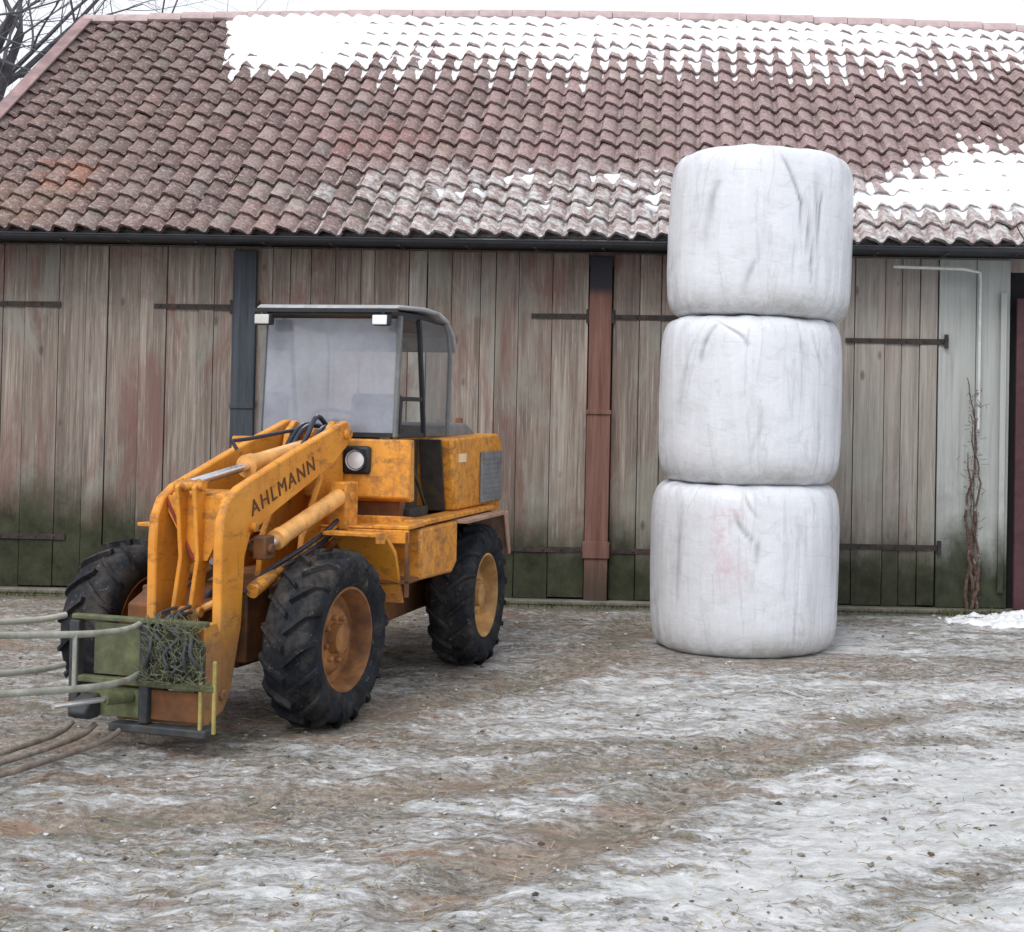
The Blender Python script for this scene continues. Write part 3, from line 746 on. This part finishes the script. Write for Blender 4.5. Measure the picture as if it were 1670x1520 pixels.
# mudguards of the front wheels
for s in (-1, 1):
    c = MB()
    x0, x1 = (-.82, -.46) if s < 0 else (.46, .82)
    outl = [(-.26, 1.047), (-.36, 1.045), (-.50, .93), (-.62, .62), (-.64, .62), (-.525, .945), (-.375, 1.07), (-.26, 1.072)]
    c.prism(outl, x0, x1)
    c.prism([(-.26, 1.01), (-.36, 1.0), (-.375, 1.07), (-.26, 1.072)], x0-.004, x0+.012)
    LF(c, 'mudguard', M_or, bevel=.005)
# boom arms
ARM = [(-.76, 1.66), (-.71, 1.725), (-.62, 1.70), (-.05, 1.535), (.48, 1.365), (.59, 1.30), (.645, 1.20), (.655, 1.06), (.65, .62), (.73, .24), (.69, .17), (.60, .17), (.53, .28), (.445, .60), (.425, .98), (.37, 1.10), (.10, 1.215), (-.52, 1.445), (-.72, 1.57)]
def arm(x0, x1):
    c = MB(); c.prism(ARM, x0, x1)
    return LF(c, 'boom_arm', M_or, bevel=.010)
AXL, AXR = -.375, .085            # outer faces of the two arms
a1 = arm(AXL, AXL+.055); a2 = arm(AXR-.055, AXR)
# stiffening edge and pins on the near arm
for a, xs_, sg in ((a1, AXL, -1), (a2, AXR, 1)):
    for (y, z, r) in ((-.685, 1.645, .032), (.645, .27, .03), (.37, 1.14, .028)):
        c = MB(); c.lathe([(0, r), (sg*.03, r), (sg*.034, r*.7), (sg*.034, 0)], 16, Matrix.Translation((xs_, y, z)))
        c.build('pivot_pin', M_or, a)
# text on the near arm
def text_mesh(txt, size, depth=.003):
    cu = bpy.data.curves.new('t', 'FONT'); cu.body = txt; cu.size = size; cu.extrude = depth/2; cu.offset = 0; cu.space_character = 1.22
    ob = bpy.data.objects.new('t', cu); COL.objects.link(ob)
    dg = bpy.context.evaluated_depsgraph_get(); me = bpy.data.meshes.new_from_object(ob.evaluated_get(dg))
    bpy.data.objects.remove(ob); return me
def put_text(txt, size, p0, p1, x, parent, right=-1):
    me = text_mesh(txt, size); wd = max(v.co.x for v in me.vertices)
    A = Vector((x, p0[0], p0[1])); Bv = Vector((x, p1[0], p1[1])); r = (Bv-A); L = r.length; r.normalize()
    nrm = Vector((right, 0, 0)); up = nrm.cross(r)
    k = L/wd
    Mx = Matrix((( r.x*k, up.x, nrm.x, A.x), (r.y*k, up.y, nrm.y, A.y), (r.z*k, up.z, nrm.z, A.z), (0, 0, 0, 1)))
    me.transform(Mx); me.materials.clear(); me.materials.append(M_letter)
    o = link(bpy.data.objects.new('lettering', me), parent); return o
put_text('AHLMANN', .125, (.37, 1.195), (-.31, 1.43), AXL-.0035, a1, -1)
put_text('AHLMANN', .125, (-.31, 1.43), (.37, 1.195), AXR+.0035, a2, 1)
# cross member between the arms
c = MB(); c.prism([(.36, 1.34), (.52, 1.325), (.56, 1.25), (.50, 1.20), (.34, 1.20)], AXL+.055, AXR-.055); LF(c, 'cross_member', M_or, bevel=.01)
c = MB(); c.prism([(AXL+.057, 1.31), (AXR-.057, 1.31), (AXR-.057, 1.22), (-.135, .96), (-.225, .96), (AXL+.057, 1.13)], .545, .56, axis=1); LF(c, 'web_plate', M_or, bevel=.004)
c = MB(); bar0 = [(AXR-.05, .561, 1.29), (-.14, .561, .97)]; c.tube(bar0, .010, 6); LF(c, 'web_edge', simple('red_brown_edge', (.22, .035, .02), .7, .3))
c = MB(); c.tube([(AXL+.03, .50, .78), (-.20, .56, .70), (-.10, .60, .64)], .022, 10); LF(c, 'strut', M_orpale)
c = MB(); c.tube([(AXL+.05, .60, .42), (AXR-.05, .60, .42)], .05, 14); LF(c, 'cross_tube', M_orgrime)
# lift cylinders
for s in (-1, 1):
    x = (AXL-.055, AXR+.055)[s > 0]
    A = Vector((x, -.50, 1.255)); Bp = Vector((x, .33, 1.02)); d_ = (Bp-A).normalized()
    c = MB(); c.tube([A-d_*.03, A+d_*.70], .052, 18); c.tube([A+d_*.68, A+d_*.735], .058, 18); cy = LF(c, 'lift_cylinder', M_orpale, smooth=True)
    c = MB(); c.tube([A+d_*.735, Bp], .028, 14); c.build('piston_rod', M_chrome, cy, smooth=True)
    c = MB(); c.box((x-.04, .28, .96), (x+.04, .38, 1.09)); c.tube([(x-.06, .33, 1.02), (x+.10*(-s), .33, 1.02)], .03, 12); c.build('rod_eye', M_orgrime, cy, bevel=.01)
    c = MB(); c.box((x-.055, -.66, 1.06), (x+.055, -.50, 1.35)); c.tube([(x-.06, -.58, 1.26), (x+.10*(-s), -.58, 1.26)], .032, 12); c.build('cylinder_bracket', M_or, cy, bevel=.01)
# central bell crank with tilt cylinder
c = MB(); CK = -.135
for s in (-1, 1):
    c.prism([(.60, 1.41), (.65, 1.36), (.63, 1.24), (.60, .98), (.66, .70), (.64, .64), (.57, .64), (.52, .90), (.48, 1.00), (.50, 1.20), (.55, 1.36)], CK+s*.065, CK+s*.040)
for (y, z) in ((.60, 1.37), (.60, .69)): c.tube([(CK-.09, y, z), (CK+.09, y, z)], .030, 12)
bc = LF(c, 'bell_crank', M_or, bevel=.006)
c = MB(); A = Vector((CK, -.72, 1.56)); Bp = Vector((CK, .60, 1.38)); d_ = (Bp-A).normalized()
c.tube([A, A+d_*.74], .060, 18); c.tube([A+d_*.72, A+d_*.78], .068, 18); tcyl = LF(c, 'tilt_cylinder', M_orpale, smooth=True)
c = MB(); c.tube([A+d_*.78, Bp], .026, 14); c.build('piston_rod', M_chrome, tcyl, smooth=True)
c = MB(); c.tube([(-.07, .05, 1.55), (-.04, .06, 1.60), (-.05, -.1, 1.61), (-.06, -.6, 1.66)], .012, 8); c.build('oil_pipe', M_hose, tcyl)
# link rod and quick coupler
c = MB(); c.prism([(.56, .66), (.66, .70), (.78, .60), (.80, .46), (.74, .40), (.66, .56)], CK-.02, CK+.02); LF(c, 'link_rod', M_or, bevel=.006)
c = MB(); c.box((-.40, .76, .14), (-.34, .83, .66)); c.box((.06, .76, .14), (.12, .83, .66)); c.box((-.34, .765, .58), (.06, .825, .66)); c.box((-.34, .765, .14), (.06, .825, .22))
for s in (-.37, .09): c.prism([(.64, .18), (.757, .14), (.757, .66), (.70, .66), (.58, .42)], s-.02, s+.02)
LF(c, 'coupler_frame', M_or, bevel=.006)
c = MB(); c.tube([(-.30, .62, .97), (-.22, .40, .84), (-.10, .42, .70), (-.05, .66, .68)], .02, 8); LF(c, 'hose', M_hose, smooth=True)
# hoses looping up before the cab
def hose(pts, r, n=24):
    P = [Vector(p) for p in pts]; out = []
    for k in range(n+1):
        t = k/n*(len(P)-1); i = min(int(t), len(P)-2); u = t-i
        p0, p1, p2, p3 = P[max(i-1, 0)], P[i], P[i+1], P[min(i+2, len(P)-1)]
        out.append(.5*((2*p1)+(p2-p0)*u+(2*p0-5*p1+4*p2-p3)*u*u+(3*p1-p0-3*p2+p3)*u**3))
    return out
for k in range(5):
    c = MB(); x = -.26+k*.05+random.uniform(-.01, .01)
    c.tube(hose([(x*.6, -1.0, 1.35), (x, -.92, 1.60+random.uniform(-.03, .05)), (x, -.72, 1.71+random.uniform(-.03, .05)), (x*1.1, -.55, 1.62), (x, -.38, 1.42), (x, -.2, 1.25)], .016), .016, 8)
    LF(c, 'hydraulic_hose', M_hose, smooth=True)
for s, X in ((-1, AXL-.03), (1, AXR+.03)):
    c = MB(); c.tube([(X, -.60, 1.10), (X, .25, .84)], .030, 12); c.tube([(X, .20, .855), (X, .40, .79)], .042, 12); LF(c, 'guide_link', M_or, smooth=True)
    c = MB(); c.prism([(-.62, 1.00), (-.62, 1.04), (.20, .79), (.20, .74)], X-.012, X+.012); LF(c, 'link_rail', M_orgrime)
for k in range(2):
    c = MB(); z = -.05*k
    c.tube(hose([(-.42, -.60, 1.15+z), (-.44, -.30, 1.05+z), (-.43, .0, .96+z*.8), (-.40, .25, .88+z*.5), (-.36, .42, .78)], .016), .014, 8)
    LF(c, 'hydraulic_hose', M_hose, smooth=True)

# --- rear half: body
c = MB(); c.box((-.36, -.95, .40), (.36, 1.15, .95)); c.tube([(-.55, 0, .49), (.55, 0, .49)], .10, 14); c.box((-.14, 1.15, .42), (.14, 1.45, .60))
LR(c, 'rear_chassis', M_orgrime, bevel=.012)
# front cowl below the windscreen
c = MB()
c.prism([(1.16, 1.215), (1.22, 1.24), (1.19, 1.61), (1.12, 1.61), (1.10, 1.215)], -.62, .60)
LR(c, 'front_cowl', M_or, bevel=.012)
c = MB(); c.box((-.52, 1.00, 1.02), (.52, 1.10, 1.215)); LR(c, 'cowl_recess', M_orgrime)
# cab floor deck and side platform
c = MB(); c.prism([(1.24, 1.13), (1.24, 1.00), (-.95, 1.00), (-.95, 1.06), (.62, 1.07)], -.58, .58)
c.box((-.73, -.36, 1.075), (-.58, 1.20, 1.105)); c.box((.58, -.36, 1.075), (.73, 1.20, 1.105))
c.box((-.73, 1.20, 1.070), (-.50, 1.52, 1.095)); c.box((-.73, 1.49, .985), (-.16, 1.52, 1.068)); c.box((-.498, 1.24, 1.070), (-.14, 1.52, 1.085)); 
LR(c, 'floor_deck', M_or, bevel=.006)
# entry recess on the left side
c = MB(); c.box((-.42, .48, 1.106), (-.38, 1.095, 1.60)); c.prism([(.36, 1.108), (.48, 1.600), (.495, 1.600), (.375, 1.108)], -.585, -.425); c.box((-.56, .66, 1.075), (-.42, 1.02, 1.16)); c.tube([(-.53, .60, 1.12), (-.54, .80, 1.30), (-.5, .98, 1.55)], .012, 8)
LR(c, 'entry_recess', simple('dark_greenish_recess', (.035, .032, .03), .8, .4, 9, dirt=(.10, .07, .03)), bevel=.004)
# engine cover
c = MB()
c.prism([(.34, 1.107), (.46, 1.607), (-.70, 1.63), (-.80, 1.56), (-.80, 1.107)], -.65, .65)
hood = LR(c, 'engine_cover', M_or, bevel=.018)
c = MB(); c.box((-.668, -.76, 1.13), (-.6525, -.22, 1.50)); c.build('side_grille', M_grey, hood, bevel=.004)
for k in range(9):
    pass
c = MB()
for k in range(9): c.box((-.674, -.72, 1.16+k*.036), (-.6685, -.26, 1.168+k*.036))
c.build('grille_slats', M_grey, hood)
c = MB(); c.box((-.6535, .12, 1.44), (-.6505, .30, 1.50)); c.build('sticker', M_stick, hood)
c = MB(); c.prism([(.20, 1.60), (.20, 1.66), (.05, 1.71), (-.35, 1.71), (-.55, 1.66), (-.60, 1.60)], -.50, .10); c.build('cover_top', M_grey, hood, bevel=.02)
c = MB(); c.tube([(-.35, -.62, 1.60), (-.35, -.62, 1.68)], .035, 12); c.tube([(-.35, -.62, 1.64), (-.35, -.65, 1.74)], .028, 12); c.build('exhaust', simple('rusty_exhaust', (.20, .08, .04), .8, .4, 12), hood)
# tool box / tank between the wheels and its step
c = MB(); c.prism([(.56, 1.06), (.56, .78), (.66, .72), (1.30, .74), (1.30, 1.06)], -.74, -.45); 
tk = LR(c, 'fuel_tank', M_or, bevel=.02)
c = MB(); c.prism([(.60, 1.06), (.60, .82), (.72, .75), (1.30, .75), (1.30, 1.06)], .45, .74); LR(c, 'battery_box', M_or, bevel=.02)
c = MB(); c.box((-.73, 1.48, .66), (-.71, 1.52, 1.06)); c.box((-.73, 1.31, .74), (-.45, 1.52, .765)); c.box((-.50, 1.32, .77), (-.47, 1.50, 1.02))
LR(c, 'step', M_orgrime, bevel=.004)
# rear mudguards
for s in (-1, 1):
    x0, x1 = (-.81, -.50) if s < 0 else (.50, .81)
    c = MB(); c.prism([(.56, 1.04), (.56, 1.065), (-.42, 1.065), (-.52, .74), (-.50, .73), (-.41, 1.04)], x0, x1)
    c.prism([(-.34, 1.04), (-.42, 1.065), (-.52, .74), (-.47, .74)], x0-.006, x0+.01)
    LR(c, 'mudguard', M_orgrime if s > 0 else simple('faded_brown_guard', (.33, .21, .15), .7, .3, 9), bevel=.004)
c = MB(); c.box((-.55, -1.15, .45), (.55, -.80, 1.45)); LR(c, 'counterweight', M_or, bevel=.05)

# headlights
for x in (-.27, .27):
    M = Matrix.Translation((x, 1.205, 1.475)) @ Matrix.Rotation(pi/2, 4, 'Z')
    c = MB(); c.box((x-.092, 1.19, 1.385), (x+.092, 1.235, 1.565)); h = LR(c, 'headlight', M_black, bevel=.02)
    c = MB(); c.lathe([(.036, .068), (.040, .064), (.028, .060), (.040, .03), (.043, 0)], 24, M); c.build('lens', M_white, h, smooth=True)
    c = MB(); c.lathe([(.03, .076), (.044, .074), (.044, .066), (.03, .066)], 24, M); c.build('bezel', M_black, h)

# --- cab
CX0, CX1, CF, CB = -.505, .41, 1.17, .12
CFT = 1.12                                      # windscreen leans slightly back
c = MB()
def bar(c, a, b, wx, wy):
    a = Vector(a); b = Vector(b); d0 = (b-a).normalized(); s1 = Vector((0, 1, 0)) if abs(d0.y) < .5 else Vector((0, 0, 1))
    s2 = d0.cross(s1).normalized(); s1 = s2.cross(d0).normalized()
    if abs(d0.y) >= .5: s1, s2 = s2, s1
    pts = []
    for p in (a, b):
        for i, j in ((-1, -1), (1, -1), (1, 1), (-1, 1)): pts.append(p+s2*(i*wx/2)+s1*(j*wy/2))
    c.add(pts, [(0,3,2,1),(4,5,6,7),(0,1,5,4),(1,2,6,5),(2,3,7,6),(3,0,4,7)])
ZT = 2.40; ZB = 1.62
cab_front = None
for x in (CX0, CX1):
    c = MB(); bar(c, (x, CF, ZB), (x, CFT, ZT), .030, .035)
    cab_front = LR(c, 'cab_pillar', M_pfr, bevel=.006)
c = MB(); bar(c, (CX0+.016, CF, ZB+.015), (CX1-.016, CF, ZB+.015), .03, .03); LR(c, 'lower_rail', M_black)
c = MB(); z0, z1 = ZB+.03, ZT-.02
c.add([(CX0+.015, CF+.003, z0), (CX1-.015, CF+.003, z0), (CX1-.015, CFT+.003, z1), (CX0+.015, CFT+.003, z1),
       ], [(0,1,2,3)])
LR(c, 'windscreen', M_wind)
# side doors with window frames: lighter A rail, dark B pillar leaning, mid rail
for s, X in ((-1, CX0), (1, CX1)):
    c = MB(); bar(c, (X, .62, ZB), (X, .76, ZT), .03, .03); bar(c, (X, CF-.05, ZB+.25), (X, .70, ZB+.25), .028, .028); bar(c, (X, CF-.06, ZB), (X, CF-.06, ZB+.25), .028, .03)
    bar(c, (X, CF-.02, ZB+.01), (X, .66, ZB+.01), .028, .03)
    df = LR(c, 'side_door_frame', M_black, bevel=.005)
    c = MB(); c.add([(X-.003*s, CF-.04, ZB+.02), (X-.003*s, .68, ZB+.02), (X-.003*s, .74, ZT), (X-.003*s, CFT-.03, ZT)], [(0,1,2,3)]); c.build('pane', M_side, df)
    c = MB(); pq = [(.64, ZB+.0), (.14, ZB+.0), (.10, 2.20), (.16, 2.34), (.24, ZT-.01), (.71, ZT)]
    c.add([(X, a, b) for a, b in pq], [tuple(range(6))]); LR(c, 'rear_side_window', M_quar)
    c = MB(); c.tube([(X, .12, ZB), (X, .09, 2.2), (X, .15, 2.35), (X, .24, 2.41)], .016, 8); LR(c, 'rear_post', M_pfr, smooth=True)
c = MB(); c.add([(CX0+.02, .11, ZB), (CX1-.02, .11, ZB), (CX1-.02, .11, 2.33), (CX0+.02, .11, 2.33)], [(0,1,2,3)]); LR(c, 'rear_window', M_side)
# roof: flat plate, rounded down to the rear
c = MB(); top = [(1.26, 2.435), (1.20, 2.462), (.70, 2.485), (.40, 2.475), (.20, 2.43), (.06, 2.33), (.02, 2.22)]; bot = [(.045, 2.21), (.085, 2.315), (.22, 2.405), (.40, 2.448), (.70, 2.457), (1.20, 2.436)]
c.prism(top+bot, -.535, .425); rf = LR(c, 'cab_roof', M_roof, bevel=.012)
c = MB(); c.prism([(1.22, 2.405), (1.22, 2.425), (.70, 2.437), (.40, 2.427), (.40, 2.33), (.72, 2.36)], CX0+.02, CX1-.02); LR(c, 'roof_lining', M_black)
c = MB(); c.box((-.537, 1.245, 2.412), (.427, 1.264, 2.436)); c.build('front_trim', M_black, rf)
# work lights under the front edge
for x, mm in ((-.44, M_white), (.35, simple('dull_lamp_glass', (.55, .55, .52), .3, .1))):
    c = MB(); c.box((x-.055, 1.24, 2.325), (x+.055, 1.31, 2.395)); wl = LR(c, 'work_light', M_black, bevel=.012)
    c = MB(); c.box((x-.048, 1.311, 2.330), (x+.048, 1.322, 2.390)); c.build('lens', mm, wl, bevel=.006)
    c = MB(); c.tube([(x, 1.255, 2.38), (x, 1.255, 2.43)], .012, 8); c.build('bracket', M_black, wl)
c = MB(); c.tube([(CX0-.005, 1.21, 2.40), (CX0-.03, 1.30, 2.38), (CX0-.03, 1.30, 2.30)], .008, 6); c.box((CX0-.10, 1.29, 2.16), (CX0-.01, 1.305, 2.31))
# seat, wheel and column inside
c = MB(); c.box((-.23, .30, 1.30), (.19, .72, 1.44)); sb = LR(c, 'seat', M_seat, bevel=.05)
c = MB(); c.prism([(.24, 1.42), (.34, 1.42), (.26, 1.92), (.18, 1.90)], -.21, .17); c.build('backrest', M_seat, sb, bevel=.04)
c = MB(); c.tube([(-.02, 1.05, 1.4), (-.02, .93, 1.70)], .025, 10)
ring = [(-.02+.19*cos(a), .90+.19*sin(a)*.93, 1.72+.19*sin(a)*.36) for a in [2*pi*k/28 for k in range(29)]]
c.tube(ring, .013, 8, cap=False); c.tube([ring[0], ring[14]], .010, 6); LR(c, 'steering_wheel', M_seat, smooth=True)
c = MB(); c.box((-.36, 1.03, 1.60), (.31, 1.14, 1.66)); LR(c, 'dashboard', M_black, bevel=.02)
c = MB(); c.tube([(-.33, .75, 1.45), (-.34, .80, 1.78)], .010, 8); c.lathe([(-.025, 0), (-.02, .018), (.02, .018), (.025, 0)], 12, Matrix.Translation((-.34, .80, 1.80)) @ Matrix.Rotation(pi/2, 4, 'Y')); LR(c, 'control_lever', M_seat)

# ------------------------------------------------------------------ bale grab on the loader arms
grab = empty('bale_grab', (FO[0], FO[1], 0), pi-radians(FBd))
tag(grab, 'mossy green bale grab with curved pale tubes, coupled to the loader arms', 'bale grab')
def G(mb, name, mat, **k): return mb.build(name, mat, grab, **k)
for x in (-.10, .33):
    c = MB(); c.box((x-.028, .86, .15), (x+.028, .92, .66)); G(c, 'frame_post', M_dsteel, bevel=.008)
c = MB(); c.box((-.45, .855, .662), (.36, .905, .69)); G(c, 'cross_beam', M_green, bevel=.008)
c = MB(); c.box((-.52, .875, .34), (.30, .925, .375)); G(c, 'cross_beam', M_green, bevel=.008)
c = MB(); c.box((-.070, .88, .385), (.22, .895, .655)); G(c, 'backing_plate', M_green, bevel=.003)
c = MB(); c.box((-.070, .88, .17), (.30, .895, .325)); G(c, 'backing_plate', M_green, bevel=.003)
c = MB(); c.box((-.430, .875, .17), (-.130, .89, .325)); G(c, 'backing_plate', M_orgrime, bevel=.003)
M_tine = simple('rusty_pale_tine', (.24, .21, .18), .6, .5, 14, dirt=(.09, .05, .035), dirtamt=.8)
M_gdirt = simple('muddy_green_paint', (.075, .085, .05), .85, .5, 12, dirt=(.05, .04, .03), dirtamt=1.0)
M_gbar = simple('dull_yellow_bar', (.34, .27, .09), .6, .3, 20)
# tangle of hoses and straw on the near half
for k in range(6):
    c = MB(); x = -.42+k*.05; u_ = lambda a: random.uniform(-a, a); pts = [(x+u_(.06), .90, .40+u_(.03)), (x+u_(.08), .95+u_(.03), .47+u_(.04)), (x+u_(.10), .97+u_(.03), .55+u_(.04)), (x+u_(.05), .94, .63+u_(.03)), (-.20+u_(.09), .84, .69+u_(.02)), (-.16+u_(.05), .66, .70+u_(.05))]
    c.tube(hose(pts, .01, 30), .010, 8); G(c, 'hose', M_dsteel, smooth=True)
c = MB(); c.prism([(-.44, .375), (-.13, .375), (-.13, .655), (-.36, .655), (-.44, .56)], .872, .884, axis=1); G(c, 'backing_plate', M_gdirt, bevel=.003)
c = MB(); c.lathe([(0, .05), (.05, .05), (.055, .04), (.055, 0)], 16, Matrix.Translation((-.20, .885, .52)) @ Matrix.Rotation(pi/2, 4, 'Z')); c.box((-.34, .885, .42), (-.29, .93, .62)); G(c, 'pivot_block', M_dsteel, bevel=.006)
c = MB()
for k in range(300):
    x, z = -.48+random.random()*.36, .36+random.random()*.34; a = random.uniform(0, pi); L = random.uniform(.03, .09)
    p = Vector((x, .94+random.random()*.03, z)); q = p+Vector((cos(a)*L, random.uniform(-.01, .03), sin(a)*L)); c.tube([p, q], .0022, 4)
G(c, 'caught_grass', simple('dry_grass', (.13, .14, .085), .9, .5, 30))
for x, t in ((-.52, .50), (-.44, .46)):
    c = MB(); c.box((x-.009, .905, .13), (x+.009, .92, t)); G(c, 'guide_bar', M_gbar, bevel=.002)

def clamp(x0, sgn, z1, z2, name='clamp_arm'):
    c = MB()
    for z in (z1, z2):
        pts = [(x0, .90, z), (x0+sgn*.03, 1.05, z-.005), (x0+sgn*.06, 1.35, z+.02), (x0+sgn*.07, 1.80, z+.08), (x0+sgn*.03, 2.25, z+.14), (x0-sgn*.08, 2.5, z+.15)]
        c.tube(hose(pts, .02, 36), .017, 12)
    q = Vector((x0+sgn*.075, 1.50, 0)); c.tube([(q.x, q.y, z1+.04), (q.x, q.y, z2+.04)], .010, 10)
    q = Vector((x0+sgn*.06, 2.05, 0)); c.tube([(q.x, q.y, z1+.11), (q.x, q.y, z2+.11)], .010, 10)
    return G(c, name, M_galv, smooth=True)
clamp(-.06, -1, .66, .40); clamp(.40, 1, .68, .42)
for x in (.03, .20, .34):
    c = MB(); c.tube(hose([(x, .90, .12), (x, 1.05, .08), (x, 1.6, .08), (x+.02, 2.2, .10), (x+.02, 2.4, .14)], .016, 24), [.015]*20+[.014, .012, .010, .007, .003], 10); G(c, 'tine', M_tine, smooth=True)
c = MB(); c.tube([(.02, 1.0, .29), (.10, 1.35, .31)], .014, 10); G(c, 'piston_rod', M_chrome)
c = MB(); c.tube([(-.01, .90, .28), (.03, 1.05, .293)], .032, 12); G(c, 'clamp_cylinder', M_green, smooth=True)
c = MB(); c.prism([(.896, .16), (.98, .16), (1.03, .20), (.98, .26), (.896, .29)], .17, .28); G(c, 'rubber_buffer', M_dsteel, bevel=.015)
c = MB(); c.box((-.48, .84, .10), (.10, .93, .145)); G(c, 'skid', M_dsteel, bevel=.01)

# ------------------------------------------------------------------ small things by the wall
def vine():
    c = MB()
    for k in range(4):
        pts = []; x = 2.86+random.uniform(-.03, .03); z = .03
        top = 2.25-.35*k
        while z < top:
            pts.append((x+.045*sin(z*5+k*1.9)+random.uniform(-.012, .012), WY-.05-.018*(k % 2)+.012*sin(z*9+k), z)); z += .07
        c.tube(pts, [max(.004, .019*(1-i/len(pts)*.8)) for i in range(len(pts))], 7)
    st = c.build('stem_tmp', M_vine, smooth=True)
    return st
root = empty('climbing_plant', (2.86, WY-.05, 0)); tag(root, 'bare dry climbing plant on the grey boards beside the red door', 'climbing plant')
st = vine(); st.name = 'stem'; st.parent = root; st.location = (-2.86, -(WY-.05), 0)
c = MB()
for k in range(160):
    z = .1+random.random()**.8*2.0; x = 2.86+random.gauss(0, .045); y = WY-.05-random.uniform(0, .03); a = random.uniform(0, 2*pi); L = random.uniform(.02, .07)
    c.tube([(x, y, z), (x+cos(a)*L, y-.02, z+abs(sin(a))*L*.8)], .0028, 4)
tw = c.build('twigs', M_vine, root); tw['kind'] = 'stuff'; tw.location = (-2.86, -(WY-.05), 0)
# moss and grass at the foot of the wall
c = MB()
for k in range(5200):
    u = random.random(); x = random.uniform(-6.6, 5); dense = .55 if x < 2.55 else 1
    if random.random() > dense: continue
    y = WY-.10-abs(random.gauss(0, .09 if x < 2.5 else .14)); h = random.uniform(.015, .05)*(1.9 if x > 2.55 else 1); a = random.uniform(0, pi)
    dx, dy = cos(a)*.005, sin(a)*.005; lx, ly = random.uniform(-.02, .02), random.uniform(-.03, .01)
    c.add([(x-dx, y-dy, -.004), (x+dx, y+dy, -.004), (x+lx, y+ly, h)], [(0, 1, 2)])
n_ = N('wall_foot_grass', .8, .2); n_.set('Base Color', n_.ramp(n_.island(), [(0, (.035, .05, .018)), (.6, (.075, .10, .03)), (1, (.19, .18, .09))]))
o = c.build('wall_foot_grass', n_.m); tag(o, 'short mossy grass along the foot of the barn wall', 'grass', kind='stuff')
# snow heap at the right
def heap():
    V = []; nx, ny = 110, 50; X, Y = 3.5, 12.45
    for j in range(ny):
        for i in range(nx):
            x = X-1.05+2.6*i/(nx-1); y = Y-.45+.9*j/(ny-1)
            e = 1-((x-X-.25)/1.25)**2-((y-Y)/.42)**2
            h = .075*max(0, e)**.6*(1+.9*fb(x*3, y*3, 3))+.05*fb(x*9, y*9, 5, 3)-.02*max(0, min(1, e*3))+(-.03 if e < .03 else 0)+gz(x, y)
            V.append((x, y, h))
    F = [(j*nx+i, j*nx+i+1, (j+1)*nx+i+1, (j+1)*nx+i) for j in range(ny-1) for i in range(nx-1)]
    me = bpy.data.meshes.new('snow_heap'); me.from_pydata(V, [], F); me.shade_smooth(); me.materials.append(M_snow)
    tag(link(bpy.data.objects.new('snow_heap', me)), 'low white heap of old snow by the barn foot at the right', 'snow', kind='stuff')
heap()

# ------------------------------------------------------------------ bare tree beyond the gable
tree = empty('bare_tree', (-12.6, 23, 0)); tag(tree, 'leafless winter tree rising behind the left gable of the barn', 'tree')
tk_, cr_ = MB(), MB()
rt = random.Random(21)
def branch(p, d0, L, r, depth):
    pts = [p.copy()]; rs = [r]; n = 6; dd = d0.copy()
    for k in range(n):
        dd = (dd+Vector((rt.uniform(-1, 1), rt.uniform(-1, 1), rt.uniform(-.6, .8)))*.16).normalized()
        p = p+dd*L/n; pts.append(p.copy()); rs.append(r*(1-.62*(k+1)/n))
    (tk_ if depth == 0 else cr_).tube(pts, rs, 8 if depth < 2 else 5)
    if depth < 5:
        m = (8, 6, 5, 5, 4)[depth]
        for k in range(m):
            i = rt.randint(2 if depth else 3, n); b = pts[i]; a = rt.uniform(0, 2*pi)
            side = dd.orthogonal().normalized(); side.rotate(Matrix.Rotation(a, 3, dd))
            nd = (dd*rt.uniform(.5, .9)+side*rt.uniform(.6, 1.1)+Vector((0, 0, .15))).normalized()
            branch(b, nd, L*rt.uniform(.5, .72), rs[i]*rt.uniform(.5, .7), depth+1)
branch(Vector((0, 0, 0)), Vector((.05, 0, 1)), 8.0, .42, 0)
tk_.build('trunk', M_bark, tree, smooth=True); cr_.build('crown', M_bark, tree, smooth=True)
